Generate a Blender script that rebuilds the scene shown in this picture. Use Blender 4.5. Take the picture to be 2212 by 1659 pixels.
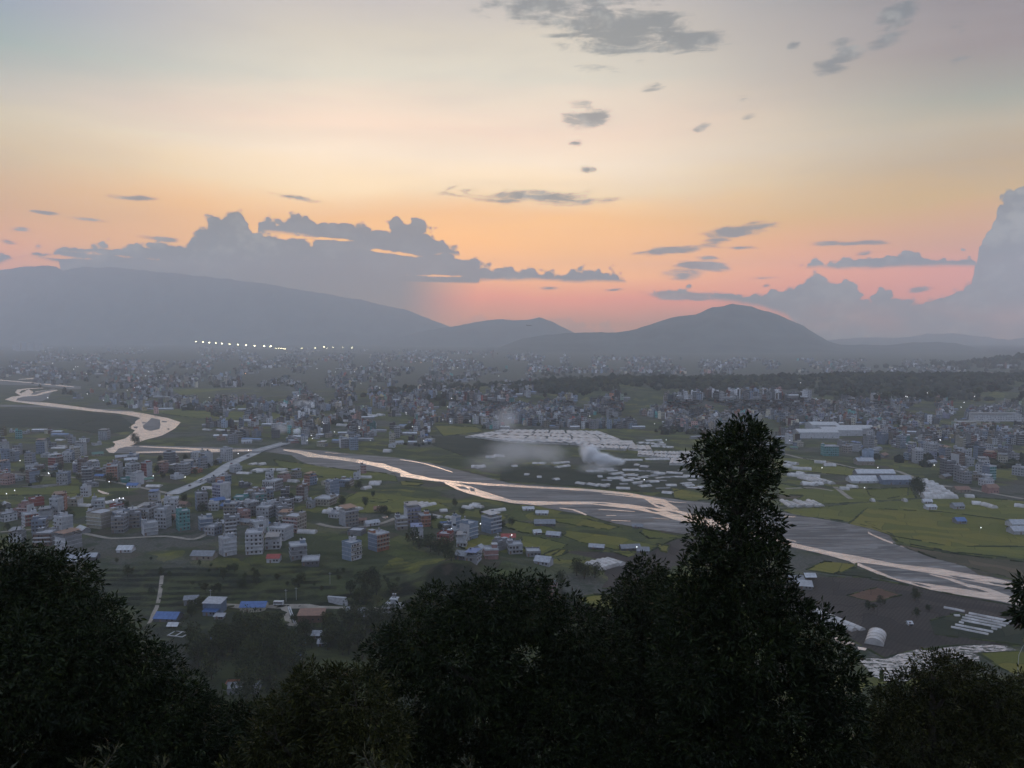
import bpy, math, random
import numpy as np
from mathutils import Vector, Matrix
R = math.radians
for o in list(bpy.data.objects): bpy.data.objects.remove(o)
scn = bpy.context.scene
COL = scn.collection
rng = np.random.default_rng(7)
random.seed(7)

# ------------------------------------------------------------------ camera, world, sun, exposure
F, CX, CY, PITCH, CZ = 1703.0, 1106.0, 829.5, R(3.81), 160.0   # photo measured on a 2212x1659 grid
cd = bpy.data.cameras.new('camera'); cam = bpy.data.objects.new('camera', cd); COL.objects.link(cam)
cd.sensor_width = 36; cd.lens = F / 2212 * 36; cd.clip_start = .1; cd.clip_end = 40000
cam.location = (0, 0, CZ); cam.rotation_euler = (math.pi/2 - PITCH, 0, 0)
scn.camera = cam
scn.render.engine = 'CYCLES'
scn.view_settings.view_transform = 'Standard'; scn.view_settings.look = 'None'
scn.view_settings.exposure = 0; scn.view_settings.gamma = 1
scn.cycles.use_denoising = True
scn.cycles.max_bounces = 5; scn.cycles.diffuse_bounces = 3; scn.cycles.glossy_bounces = 2
scn.cycles.volume_bounces = 3; scn.cycles.transparent_max_bounces = 8
scn.cycles.use_adaptive_sampling = True; scn.cycles.adaptive_threshold = 0.02
scn.cycles.sample_clamp_indirect = 4

def ray(u, v):
    """direction of the sight line through a measured point of the photograph"""
    dx, dz = (u - CX) / F, (CY - v) / F
    c, s = math.cos(PITCH), math.sin(PITCH)
    return np.array((dx, c + dz*s, dz*c - s))
def azel(u, v):
    d = ray(u, v); return math.degrees(math.atan2(d[0], d[1])), math.degrees(math.atan2(d[2], math.hypot(d[0], d[1])))

class NT:
    def __init__(s, nt): s.nt = nt; s.N = nt.nodes; s.L = nt.links
    def add(s, t, **k):
        n = s.N.new(t)
        for a, b in k.items(): setattr(n, a, b)
        return n
    def put(s, sock, v):
        if isinstance(v, bpy.types.NodeSocket): s.L.new(v, sock)
        elif v is not None: sock.default_value = v
    def m(s, op, a, b=None, c=None, clamp=False):
        n = s.add('ShaderNodeMath', operation=op, use_clamp=clamp)
        for i, v in enumerate((a, b, c)): s.put(n.inputs[i], v)
        return n.outputs[0]
    def ss(s, x, a, b, o0=0., o1=1.):
        n = s.add('ShaderNodeMapRange', interpolation_type='SMOOTHSTEP')
        s.put(n.inputs[0], x); s.put(n.inputs[1], a); s.put(n.inputs[2], b); s.put(n.inputs[3], o0); s.put(n.inputs[4], o1)
        return n.outputs[0]
    def noise(s, vec, scale, detail=4, rough=.55, dist=0., dims='3D', w=None, typ='FBM'):
        n = s.add('ShaderNodeTexNoise', noise_dimensions=dims)
        n.noise_type = typ
        s.put(n.inputs['Vector'], vec); n.inputs['Scale'].default_value = scale; n.inputs['Detail'].default_value = detail
        n.inputs['Roughness'].default_value = rough; n.inputs['Distortion'].default_value = dist
        return n.outputs['Fac']
    def mapping(s, vec, loc=(0, 0, 0), rot=(0, 0, 0), sc=(1, 1, 1), typ='POINT'):
        n = s.add('ShaderNodeMapping', vector_type=typ)
        s.put(n.inputs[0], vec); n.inputs[1].default_value = loc; n.inputs[2].default_value = rot; n.inputs[3].default_value = sc
        return n.outputs[0]
    def ramp(s, x, stops, interp='LINEAR'):
        n = s.add('ShaderNodeValToRGB'); cr = n.color_ramp; cr.interpolation = interp
        while len(cr.elements) > 1: cr.elements.remove(cr.elements[-1])
        for i, (p, c) in enumerate(stops):
            e = cr.elements[0] if i == 0 else cr.elements.new(p)
            e.position = p; e.color = tuple(c) + ((1,) if len(c) == 3 else ())
        s.put(n.inputs[0], x); return n.outputs[0]
    def mix(s, f, a, b, blend='MIX'):
        n = s.add('ShaderNodeMix', data_type='RGBA', blend_type=blend)
        s.put(n.inputs[0], f)
        for i, v in ((6, a), (7, b)):
            if isinstance(v, tuple) and len(v) == 3: v = v + (1,)
            s.put(n.inputs[i], v)
        return n.outputs[2]
    def curve(s, x, pts):
        n = s.add('ShaderNodeFloatCurve'); c = n.mapping.curves[0]
        pts = sorted(pts); n.mapping.use_clip = False
        c.points[0].location = pts[0]; c.points[1].location = pts[-1]
        for p in pts[1:-1]: c.points.new(*p)
        for p in c.points: p.handle_type = 'VECTOR'
        n.mapping.update(); s.put(n.inputs[1], x); return n.outputs[0]

world = bpy.data.worlds.new('World'); scn.world = world; world.use_nodes = True
W = NT(world.node_tree); W.N.clear()
SKY_GAIN = 1.0
def build_sky():
    tc = W.add('ShaderNodeTexCoord').outputs['Generated']
    sp = W.add('ShaderNodeSeparateXYZ'); W.put(sp.inputs[0], tc); x, y, z = sp.outputs
    az = W.m('MULTIPLY', W.m('ARCTAN2', x, y), 57.2958)
    el = W.m('MULTIPLY', W.m('ARCSINE', z), 57.2958)
    cb = W.add('ShaderNodeCombineXYZ'); W.put(cb.inputs[0], az); W.put(cb.inputs[1], el); P = cb.outputs[0]
    # clear sky: glow over the west, cooler to the sides, blue grey overhead and behind
    soft = W.noise(W.mapping(P, rot=(0, 0, R(6)), sc=(.035, .13, 1)), 1.0, 3, .5)
    elw = W.m('ADD', el, W.m('MULTIPLY', W.m('SUBTRACT', soft, .5), 5.0))
    t = W.m('DIVIDE', elw, 40.0, clamp=True)
    e = lambda d: d / 40.0
    centre = W.ramp(t, SKY_C, 'LINEAR')
    side = W.mix(W.ss(az, -12, 4), W.ramp(t, SKY_L, 'LINEAR'), W.ramp(t, SKY_S, 'LINEAR'))
    back = W.ramp(W.m('DIVIDE', el, 90.0, clamp=True), SKY_B)
    daz = W.m('ABSOLUTE', W.m('ADD', az, 5.0))
    c1 = W.mix(W.ss(daz, 6, 38), centre, side)
    strk = W.noise(W.mapping(P, loc=(1, 5, 0), rot=(0, 0, R(9)), sc=(.05, .34, 1)), 1.0, 4, .62, .4)
    c1 = W.mix(W.m('MULTIPLY', W.ss(strk, .40, .66), W.ss(el, 5, 10, 0., .28)), c1, W.mix(.5, c1, (.50, .46, .44)))
    skyc = W.mix(W.ss(daz, 34, 110), c1, back)
    skyc = W.mix(W.ss(el, 24, 60), skyc, back)
    # clouds
    n_f = W.noise(W.mapping(P, sc=(.55, 1.15, 1)), 1.0, 5, .62)
    n_w = W.noise(W.mapping(P, loc=(3, 7, 0), rot=(0, 0, R(-5)), sc=(.30, 1.3, 1)), 1.0, 5, .6, .6)
    bill = W.noise(W.mapping(P, loc=(9, 2, 0), sc=(1.2, 1.7, 1)), 1.0, 3, .55)
    big = W.noise(W.mapping(P, loc=(2, 4, 0), sc=(.16, .38, 1)), 1.0, 3, .5)
    a01 = W.m('DIVIDE', W.m('ADD', az, 40.0), 80.0)
    def prof(pts):
        q = []
        for u, v in pts:
            a, b = azel(u, v); q.append(((a+40)/80, b/16))
        for i in range(1, len(q)):
            if q[i][0] <= q[i-1][0]: q[i] = (q[i-1][0] + 2e-4, q[i][1])
        return W.m('MULTIPLY', W.curve(a01, q), 16.0)
    def vor(sc, loc):
        v = W.add('ShaderNodeTexVoronoi', feature='SMOOTH_F1'); v.inputs['Smoothness'].default_value = .25; v.inputs['Scale'].default_value = 1
        wq = W.add('ShaderNodeVectorMath', operation='MULTIPLY_ADD'); cq = W.add('ShaderNodeCombineXYZ'); W.put(cq.inputs[0], bill); W.put(cq.inputs[1], n_f)
        W.put(wq.inputs[0], cq.outputs[0]); wq.inputs[1].default_value = (1.1, .8, 0); W.put(wq.inputs[2], W.mapping(P, loc=loc, sc=sc)); W.put(v.inputs['Vector'], wq.outputs[0]); return v.outputs['Distance']
    v1, v2 = vor((.75, .95, 1), (0, 0, 0)), vor((1.9, 2.3, 1), (4, 1, 0)); puff = W.m('SUBTRACT', 1.0, W.m('ADD', W.m('MULTIPLY', v1, .8), W.m('MULTIPLY', v2, .5)))
    disp = W.m('ADD', W.m('MULTIPLY', W.m('SUBTRACT', .60, v1), 1.15), W.m('MULTIPLY', W.m('SUBTRACT', .46, v2), .6))

    def bank(top, bot, amp_b=.7, soft_t=.16, soft_b=.5):
        T = W.m('ADD', prof(top), disp)
        al = W.ss(W.m('SUBTRACT', T, el), -.02, soft_t)
        if bot:
            B = W.m('ADD', prof(bot), W.m('MULTIPLY', W.m('SUBTRACT', n_f, .5), amp_b))
            al = W.m('MULTIPLY', al, W.ss(W.m('SUBTRACT', el, B), -.05, soft_b))
        return al
    al = None
    masks = [bank(*BANK1), bank(*BANK1B), bank(*BANK2), bank(*BANK3), W.m('MULTIPLY', bank(*BANK4), .4)]
    body = W.m('MULTIPLY', masks[0], W.m('MAXIMUM', W.ss(az, -1.5, -8.5), W.ss(el, 3.35, 3.6))); masks[0] = body
    for mk in masks: al = mk if al is None else W.m('MAXIMUM', al, mk)
    d = None
    for (u, v, ru, rv, rot, st) in WISPS:
        a, b = azel(u, v); sx = ru / F * 57.3 * math.cos(R(a))**2 ; sy = rv / F * 57.3 * math.cos(R(a))
        q = W.mapping(P, loc=(a, b, 0), rot=(0, 0, R(rot)), sc=(sx*1.35, sy*1.5, 1), typ='TEXTURE')
        n = W.add('ShaderNodeVectorMath', operation='LENGTH'); W.put(n.inputs[0], q)
        r = W.m('MULTIPLY_ADD', n.outputs['Value'], -st, st)
        d = r if d is None else W.m('MAXIMUM', d, r)
    wv = W.m('ADD', d, W.m('MULTIPLY', W.m('SUBTRACT', n_w, .5), 2.3))
    wv = W.m('ADD', wv, W.m('MULTIPLY', W.m('SUBTRACT', n_f, .5), .9))
    wa = W.m('MULTIPLY', W.ss(wv, .22, .85), W.ss(d, 0, .25))
    al = W.m('MAXIMUM', al, W.m('MULTIPLY', wa, .92))
    # loose fair-weather cloud that goes on outside the frame
    ga = W.m('MULTIPLY', W.ss(W.noise(W.mapping(tc, sc=(1.5, 1.5, 5)), 1.6, 4, .6), .56, .72), .55)
    ga = W.m('MULTIPLY', ga, W.ss(W.m('ABSOLUTE', az), 36, 48))
    al = W.m('MAXIMUM', al, ga)
    shade = W.ss(W.m('ADD', W.m('MULTIPLY', big, .5), W.m('ADD', W.m('MULTIPLY', bill, .2), W.m('MULTIPLY', puff, .3))), .40, .60)
    ccol = W.mix(shade, CLOUD_D, CLOUD_L)
    ccol = W.mix(W.m('MULTIPLY', W.m('MAXIMUM', masks[1], W.m('MULTIPLY', bank(*FINGER), .8)), .7), ccol, (.14, .16, .18))
    ccol = W.mix(W.ss(el, 5, 16), ccol, W.mix(.18, ccol, skyc))
    lowc = W.m('MULTIPLY', W.ss(W.m('ADD', el, W.m('MULTIPLY', W.m('SUBTRACT', big, .5), 2.4)), 6.0, 3.6), W.ss(az, 1, -6, .25, 1))
    ccol = W.mix(W.m('MULTIPLY', lowc, .95), ccol, (.085, .105, .115))
    veil = W.m('MULTIPLY', W.ss(big, .35, .7), W.ss(el, 0.3, 2.6, .30, 0.))
    veil = W.m('MULTIPLY', veil, W.ss(az, -2, 8, .2, 1.))
    ccol = W.mix(veil, ccol, skyc)
    # gaps of lit sky low inside the banks
    g = None
    for (u, v, ru, rv, rot, st) in GAPS:
        a, b = azel(u, v)
        q = W.mapping(P, loc=(a, b, 0), rot=(0, 0, R(rot)), sc=(ru/F*57.3*1.3, rv/F*57.3*1.5, 1), typ='TEXTURE')
        n = W.add('ShaderNodeVectorMath', operation='LENGTH'); W.put(n.inputs[0], q)
        r = W.m('MULTIPLY_ADD', n.outputs['Value'], -st, st); g = r if g is None else W.m('MAXIMUM', g, r)
    ga = W.ss(W.m('ADD', g, W.m('MULTIPLY', W.m('SUBTRACT', n_f, .5), 3.2)), .25, .8)
    al = W.m('MULTIPLY', al, W.m('SUBTRACT', 1.0, W.m('MULTIPLY', ga, W.ss(g, 0, .2))))
    col = W.mix(al, skyc, ccol)
    # physical dusk sky added under it at low strength
    sk = W.add('ShaderNodeTexSky', sky_type='NISHITA'); sk.sun_disc = False
    sk.sun_elevation = R(2); sk.sun_rotation = R(-6); sk.altitude = 1400
    bg1 = W.add('ShaderNodeBackground'); W.put(bg1.inputs[0], col); bg1.inputs[1].default_value = SKY_GAIN
    bg2 = W.add('ShaderNodeBackground'); W.put(bg2.inputs[0], sk.outputs[0]); bg2.inputs[1].default_value = .01
    ad = W.add('ShaderNodeAddShader'); W.L.new(bg1.outputs[0], ad.inputs[0]); W.L.new(bg2.outputs[0], ad.inputs[1])
    out = W.add('ShaderNodeOutputWorld'); W.L.new(ad.outputs[0], out.inputs[0])

E = lambda d: d / 40.0
SKY_C = [(E(0), (0.832, 0.250, 0.037)), (E(2), (2.3, .42, .01)), (E(4), (3.200, 1.209, 0.010)), (E(6), (2.549, 1.044, 0.010)), (E(8), (1.917, 0.903, 0.129)), (E(10), (1.724, 1.214, 0.606)), (E(12), (1.534, 1.191, 0.803)), (E(14), (1.407, 1.015, 0.705)), (E(17), (0.967, 0.869, 0.662)), (E(20), (0.827, 0.725, 0.560)), (E(24), (0.570, 0.512, 0.528)), (1, (0.48, 0.53, 0.58))]
SKY_S = [(E(0), (1.275, 0.280, 0.010)), (E(2), (2.0, .34, .03)), (E(4), (2.3, .40, .02)), (E(6), (1.35, .42, .02)), (E(8), (0.956, 0.525, 0.010)), (E(10), (0.680, 0.436, 0.126)), (E(12), (0.630, 0.502, 0.278)), (E(14), (0.398, 0.399, 0.270)), (E(17), (0.303, 0.232, 0.199)), (E(20), (0.234, 0.200, 0.206)), (E(24), (0.144, 0.200, 0.216)), (1, (0.34, 0.38, 0.44))]
SKY_L = [(E(0), (1.049, 0.250, 0.010)), (E(2), (1.5, .34, .02)), (E(4), (2.0, .38, .02)), (E(6), (1.3, .40, .02)), (E(8), (.90, .40, .04)), (E(10), (.68, .46, .18)), (E(12), (.68, .57, .31)), (E(14), (.50, .53, .42)), (E(17), (0.185, 0.343, 0.342)), (E(20), (0.120, 0.238, 0.422)), (E(24), (0.120, 0.245, 0.422)), (1, (0.3, 0.38, 0.47))]
SKY_B = [(0, (.62, .71, .93)), (.15, (.60, .71, .96)), (.5, (.54, .65, .90)), (1, (.46, .56, .76))]
CLOUD_D, CLOUD_L = (.14, .165, .165, 1), (.35, .365, .33, 1)
LO = 900
BANK1 = ([(-500, 560), (-100, 556), (0, 553), (45, 556), (60, 543), (150, 536), (300, 529), (400, 527), (422, 505), (440, 482), (470, 468), (492, 449), (520, 455), (538, 482), (545, 505), (575, 508), (700, 508), (880, 520), (980, 552), (1040, 562), (1080, 572), (1130, 582), (1144, 566), (1160, 570), (1176, 580), (1230, 583), (1290, 588), (1322, 582), (1355, 603), (1362, 640), (1370, 800), (2300, 800)],
         [(-500, 570), (0, 575), (50, 552), (140, 575), (150, LO), (1000, LO), (1030, 608), (1150, 608), (1250, 613), (1350, 613), (1380, 620), (2300, 620)], .6, .26, .35)
BANK1B = ([(-500, 800), (540, 800), (556, 480), (580, 474), (600, 478), (632, 456), (660, 460), (690, 472), (702, 483), (735, 478), (770, 482), (810, 488), (842, 490), (858, 469), (890, 474), (925, 492), (945, 515), (960, 524), (992, 530), (1004, 545), (1012, 800), (2300, 800)],
          [(-500, 700), (540, 520), (570, 505), (620, 508), (700, 522), (760, 600), (900, 600), (940, 556), (1010, 556), (2300, 560)], .6, .26, .35)
BANK2 = ([(-500, 800), (1395, 800), (1405, 634), (1450, 628), (1540, 634), (1600, 632), (1645, 628), (1690, 625), (1700, 614), (1728, 600), (1752, 590), (1782, 606), (1800, 608), (1820, 601), (1848, 614), (1860, 634), (1885, 640), (1898, 630), (1930, 632), (1965, 644), (2000, 634), (2035, 626), (2062, 632), (2088, 612), (2108, 604), (2112, 540), (2122, 515), (2138, 498), (2150, 480), (2154, 428), (2180, 416), (2240, 400), (2300, 400), (2400, 480), (2700, 560)],
         [(-500, 650), (1395, 644), (1500, 648), (1560, 655), (1640, 668), (1700, 690), (1760, 740), (1800, LO), (2700, LO)], .5, .26, .5)
BANK3 = ([(-500, 800), (1690, 800), (1706, 574), (1800, 569), (1850, 557), (1900, 551), (1960, 549), (2010, 553), (2060, 556), (2140, 560), (2200, 560), (2700, 560)],
         [(-500, 580), (1700, 580), (1850, 584), (2000, 580), (2120, 578), (2700, 590)], .5, .2, .35)
BANK4 = ([(-500, 800), (960, 800), (985, 672), (1050, 682), (1140, 690), (1180, 686), (1230, 678), (1262, 682), (1300, 702), (1400, 720), (1450, 800), (2300, 800)],
         None, .5, .5, .5)
FINGER = ([(-500, 800), (540, 800), (600, 520), (700, 512), (880, 540), (980, 552), (1040, 562), (1130, 580), (1355, 600), (1362, 800), (2300, 800)],
          [(-500, 700), (600, 548), (700, 560), (850, 580), (950, 592), (1030, 606), (1150, 608), (1350, 614), (2300, 620)], .8, .5, .8)
WISPS = [(1180, 12, 150, 34, -4, 1.1), (1330, 58, 190, 46, -8, 1.2), (1490, 84, 120, 22, -4, 1.1), (1270, 145, 70, 12, -8, .7), (1264, 255, 60, 26, -10, .95), (1240, 308, 20, 8, 0, .6),
    (1415, 185, 34, 8, 8, .8), (1520, 276, 26, 8, 12, .8), (1612, 256, 22, 9, 20, .6), (1604, 213, 22, 7, 5, .7), (1812, 130, 52, 18, 14, 1.1), (1818, 92, 36, 18, 20, .8), (1925, 74, 48, 18, 20, 1.1),
    (1950, 18, 55, 20, 22, 1.1), (2075, 60, 22, 14, 0, .6), (2070, 132, 30, 10, 15, .6), (1715, 100, 14, 12, 0, .7), (282, 428, 60, 7, 0, 1.1), (630, 425, 66, 8, -6, 1.1), (100, 461, 32, 5, -4, 1.), (200, 475, 58, 5, -3, 1.),
    (45, 496, 30, 6, 0, 1.), (15, 520, 24, 6, -5, .9), (1150, 425, 170, 15, -1, 1.15), (1010, 412, 50, 7, -5, .7), (1265, 366, 22, 7, 0, .8), (1590, 500, 84, 14, 6, 1.3), (1550, 520, 44, 12, 8, 1.1), (1592, 535, 48, 5, -2, 1.1),
    (1440, 541, 78, 9, 4, 1.2), (1836, 526, 74, 7, -1, 1.3), (1870, 548, 34, 8, 10, .7), (1515, 574, 66, 10, -6, 1.2), (1482, 594, 50, 12, 0, 1.3), (1530, 558, 30, 5, 0, 1.), (1650, 601, 36, 3, 0, .9),
    (1478, 637, 88, 10, -2, 1.4), (1190, 622, 24, 4, 0, .8), (1330, 626, 24, 4, 0, .8), (350, 516, 50, 6, -4, 1.2), (1985, 626, 30, 6, 4, 1.), (1655, 617, 14, 4, 12, 1.)]
GAPS = [(670, 514, 80, 3.0, -2, 1.0), (948, 596, 60, 2.6, -1, 1.1), (860, 548, 60, 3.5, -8, 1.0), (1060, 682, 50, 3, -10, .8), (250, 552, 80, 3.5, -3, 1.0), (130, 556, 50, 4, -2, 1.0)]
build_sky(); world.cycles.sampling_method = 'MANUAL'; world.cycles.sample_map_resolution = 128

sd = bpy.data.lights.new('sun', 'SUN'); so = bpy.data.objects.new('sun', sd); COL.objects.link(so)
sd.energy = .22; sd.angle = R(12); sd.color = (1, .72, .52)
so.rotation_euler = Vector((math.sin(R(-6))*math.cos(R(5)), math.cos(R(-6))*math.cos(R(5)), math.sin(R(5)))).to_track_quat('Z', 'Y').to_euler()

# ------------------------------------------------------------------ materials
MAT = {}
def mat(name, col, rough=.8, var=.25, scale=.6, spec=.3, col2=None, bump=0., bscale=3., metal=0., trans=0., detail=5):
    if name in MAT: return MAT[name]
    m = bpy.data.materials.new(name); m.use_nodes = True; T = NT(m.node_tree); b = T.N['Principled BSDF']
    g = T.add('ShaderNodeNewGeometry').outputs['Position']
    n = T.noise(g, scale, detail, .6)
    lo = tuple(c*(1-var) for c in col); hi = tuple(min(1, c*(1+var)) for c in (col2 or col))
    T.put(b.inputs['Base Color'], T.ramp(n, [(.3, lo), (.7, hi)]))
    b.inputs['Roughness'].default_value = rough; b.inputs['Specular IOR Level'].default_value = spec; b.inputs['Metallic'].default_value = metal
    if trans: b.inputs['Transmission Weight'].default_value = trans
    if bump:
        bn = T.add('ShaderNodeBump'); T.put(bn.inputs['Height'], T.noise(g, bscale, 4, .6)); bn.inputs['Distance'].default_value = bump; bn.inputs['Strength'].default_value = .6
        T.L.new(bn.outputs[0], b.inputs['Normal'])
    MAT[name] = m; return m
def wallmat(name, col, rough=.85):
    """painted or bare plaster: broad blotches plus rain streaks that run down the wall"""
    if name in MAT: return MAT[name]
    m = bpy.data.materials.new(name); m.use_nodes = True; T = NT(m.node_tree); b = T.N['Principled BSDF']
    g = T.add('ShaderNodeNewGeometry').outputs['Position']
    n = T.noise(g, .35, 5, .65); s = T.noise(T.mapping(g, sc=(1.6, 1.6, .18)), 1.0, 4, .6)
    c = T.mix(T.ss(n, .3, .7), tuple(v*.78 for v in col), tuple(min(1, v*1.12) for v in col))
    c = T.mix(T.m('MULTIPLY', T.ss(s, .52, .72), .45), c, tuple(v*.45 for v in col))
    T.put(b.inputs['Base Color'], c); b.inputs['Roughness'].default_value = rough; b.inputs['Specular IOR Level'].default_value = .2
    MAT[name] = m; return m
def roofmat(name, col, metal=.2, rough=.45):
    """corrugated sheet: fine ridges across, rust and dirt"""
    if name in MAT: return MAT[name]
    m = bpy.data.materials.new(name); m.use_nodes = True; T = NT(m.node_tree); b = T.N['Principled BSDF']
    o = T.add('ShaderNodeTexCoord').outputs['Object']
    n = T.noise(o, .5, 5, .65)
    w = T.add('ShaderNodeTexWave'); w.bands_direction = 'X'; T.put(w.inputs[0], o); w.inputs['Scale'].default_value = 1.6; w.inputs['Distortion'].default_value = .3
    c = T.mix(T.ss(n, .35, .7), tuple(v*.65 for v in col), col); c = T.mix(T.m('MULTIPLY', w.outputs['Fac'], .22), c, tuple(v*.5 for v in col))
    T.put(b.inputs['Base Color'], c); b.inputs['Roughness'].default_value = rough; b.inputs['Metallic'].default_value = metal
    MAT[name] = m; return m

WALLS = {'white': (.62, .62, .64), 'grey': (.30, .30, .31), 'pale grey': (.44, .45, .47), 'cream': (.50, .46, .36), 'brown brick': (.20, .13, .10),
         'pink': (.46, .27, .24), 'orange': (.46, .20, .12), 'light blue': (.27, .33, .41), 'blue grey': (.24, .29, .38), 'teal': (.13, .36, .34), 'yellow': (.48, .40, .20),
         'red': (.36, .08, .06), 'lavender': (.34, .34, .46), 'dark grey': (.16, .16, .17), 'beige': (.38, .33, .27), 'pale green': (.36, .44, .34)}
for k, c in WALLS.items(): wallmat('wall ' + k, tuple((.68 if k in ('white', 'pale grey', 'cream', 'light blue') else .62)*v for v in c))
ROOFS = {'blue': (.10, .19, .42), 'red': (.42, .07, .05), 'silver': (.48, .49, .52), 'white': (.66, .66, .67), 'grey': (.27, .28, .30), 'rust': (.28, .14, .09), 'green': (.12, .24, .18)}
for k, c in ROOFS.items(): roofmat('roof ' + k, tuple(.8*v for v in c))
M_SLAB = mat('concrete slab', (.34, .34, .35), .9, .25, .8)
M_TRIM = mat('painted trim', (.42, .42, .42), .7, .2, .8)
M_GLASS = mat('window glass', (.025, .03, .038), .12, .3, .5, .5)
M_FRAME = mat('window frame', (.16, .10, .07), .6, .3, 1)
M_TANKB = mat('black plastic tank', (.02, .02, .022), .35, .2, 1)
M_TANKS = mat('steel tank', (.5, .5, .52), .25, .1, 1, metal=.8)
M_PLAST = mat('greenhouse plastic', (.33, .315, .30), .45, .3, .12, .3, col2=(.42, .40, .385))
M_PLASTD = mat('weathered plastic', (.15, .15, .15), .55, .35, .15, .3, col2=(.22, .215, .21))
M_POST = mat('bamboo post', (.20, .16, .10), .8)
M_DARK = mat('dark interior', (.03, .03, .03), .9)
M_ROAD = mat('concrete road', (.33, .32, .31), .9, .2, .08, col2=(.37, .36, .35))
M_PATH = mat('dirt path', (.25, .22, .18), .95, .3, .2)
M_EARTH = mat('bare earth', (.14, .10, .075), .95, .35, .2)

# ------------------------------------------------------------------ the lie of the land
def sstep(x, a, b):
    t = np.clip((x - a) / (b - a), 0, 1); return t*t*(3 - 2*t)
def vnoise(x, y, s, seed=0):
    """cheap smooth value noise"""
    x = np.asarray(x, float)/s; y = np.asarray(y, float)/s
    xi, yi = np.floor(x), np.floor(y); fx, fy = x-xi, y-yi
    fx = fx*fx*(3-2*fx); fy = fy*fy*(3-2*fy)
    def h(i, j):
        v = np.sin(i*127.1 + j*311.7 + seed*74.7)*43758.5453; return v - np.floor(v)
    return (h(xi, yi)*(1-fx)+h(xi+1, yi)*fx)*(1-fy) + (h(xi, yi+1)*(1-fx)+h(xi+1, yi+1)*fx)*fy
def fbm(x, y, s, o=4, seed=0):
    r = 0; a = .5; t = 0
    for i in range(o): r = r + a*vnoise(x, y, s/2**i, seed+i); t += a; a *= .5
    return r/t
MOUND = None
def hgt(x, y):
    x = np.asarray(x, float); y = np.asarray(y, float)
    # the viewpoint's hill
    t = y + .06*np.abs(x) + (fbm(x, y, 60, 3, 5)-.5)*14*sstep(y, 8, 60)
    hill = np.where(t < 0, 158.3 + .0*t, 158.3 - .10*t - .55*np.maximum(t-3, 0))
    hill = np.where(y < -12, hill + (-(y+12))*.10, hill)
    # lower valley in front of the villages, with a terraced edge on the left and a gullied bluff in the middle
    w = (fbm(x, y, 90, 4, 11)-.5)*70
    yy = y + w + (fbm(x, y, 34, 3, 15)-.5)*46
    left = 1 - sstep(yy, 430, 585)
    steps = 9.0
    q = left*steps; fl = np.floor(q); fr = q - fl
    terr = (fl + sstep(fr, .84, 1.0))/steps
    gully = 1 - sstep(yy, 452, 476)
    wm = sstep(x, -75, -35)*(1 - sstep(x, 45, 95))
    low = terr*(1-wm) + gully*wm
    low = low*(1 - sstep(x, 70, 110))
    z = -12.0*low
    mx, my = x + 22 + (fbm(x, y, 30, 3, 3)-.5)*26, y - 506 + (fbm(x, y, 30, 3, 4)-.5)*26
    z = z + 14*np.exp(-(mx/62)**2 - (my/27)**2) * (1-.35*fbm(x, y, 14, 3, 9))
    # wooded ridge far across the valley, higher on the right
    rx = sstep(x, -900, 500)
    rid = np.exp(-((y - 1960 - .05*x + (fbm(x, y, 500, 3, 21)-.5)*260)/240)**2)
    z = z + rid*(40*rx)*(.75+.5*fbm(x, y, 300, 3, 31))*sstep(y, 1640, 1800)
    z = z + 12*np.exp(-((y-2600)/260)**2)*fbm(x, y, 400, 3, 8)*sstep(x, -300, 300)
    z = z + 60*np.exp(-((x-2230)/330)**2 - ((y-3250)/260)**2)*(.8+.4*fbm(x, y, 150, 3, 12))
    hs = hill; k = 6.0
    return np.where(hs > z + 40, hs, np.log(np.exp(np.clip((hs-z)/k, -50, 50)) + 1)*k + z)
def ground(u, v):
    """where the sight line through a measured point meets the land"""
    d = ray(u, v)
    t = 150.0; p0 = None
    ts = np.concatenate([np.arange(40, 900, 3.0), np.geomspace(900, 12000, 500)])
    P = d[None]*ts[:, None]; P[:, 2] += CZ
    g = P[:, 2] - hgt(P[:, 0], P[:, 1])
    i = np.argmax(g < 0)
    if g[i] >= 0: i = len(ts)-1
    a, b = ts[max(i-1, 0)], ts[i]
    for _ in range(12):
        c = (a+b)/2; p = d*c
        if p[2]+CZ - float(hgt(p[0], p[1])) < 0: b = c
        else: a = c
    p = d*b; return np.array((p[0], p[1], float(hgt(p[0], p[1]))))
def flat(u, v, z=0.):
    d = ray(u, v); t = (CZ - z)/-d[2]; return np.array((d[0]*t, d[1]*t, z))
def scale_at(p): return F/(p[1]*math.cos(PITCH) + (CZ-p[2])*math.sin(PITCH))   # grid px per metre

def tag(o, label=None, cat=None, group=None, kind=None):
    if label: o['label'] = label
    if cat: o['category'] = cat
    if group: o['group'] = group
    if kind: o['kind'] = kind
    return o
def mesh_np(name, V, Fc, mats, midx=None, smooth=False, col=None):
    """V (n,3), Fc (m,k) all faces with k corners"""
    me = bpy.data.meshes.new(name); V = np.asarray(V, np.float32); Fc = np.asarray(Fc, np.int32); m, k = Fc.shape
    me.vertices.add(len(V)); me.vertices.foreach_set('co', V.ravel())
    me.loops.add(m*k); me.loops.foreach_set('vertex_index', Fc.ravel())
    me.polygons.add(m); me.polygons.foreach_set('loop_start', np.arange(m, dtype=np.int32)*k); me.polygons.foreach_set('loop_total', np.full(m, k, np.int32))
    if midx is not None: me.polygons.foreach_set('material_index', np.asarray(midx, np.int32))
    me.polygons.foreach_set('use_smooth', np.full(m, smooth, bool))
    for mt in mats: me.materials.append(mt)
    if col is not None:
        a = me.color_attributes.new('tint', 'FLOAT_COLOR', 'POINT'); c4 = np.ones((len(V), 4), np.float32); c4[:, :3] = col; a.data.foreach_set('color', c4.ravel())
    me.update(calc_edges=True); return me
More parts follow.
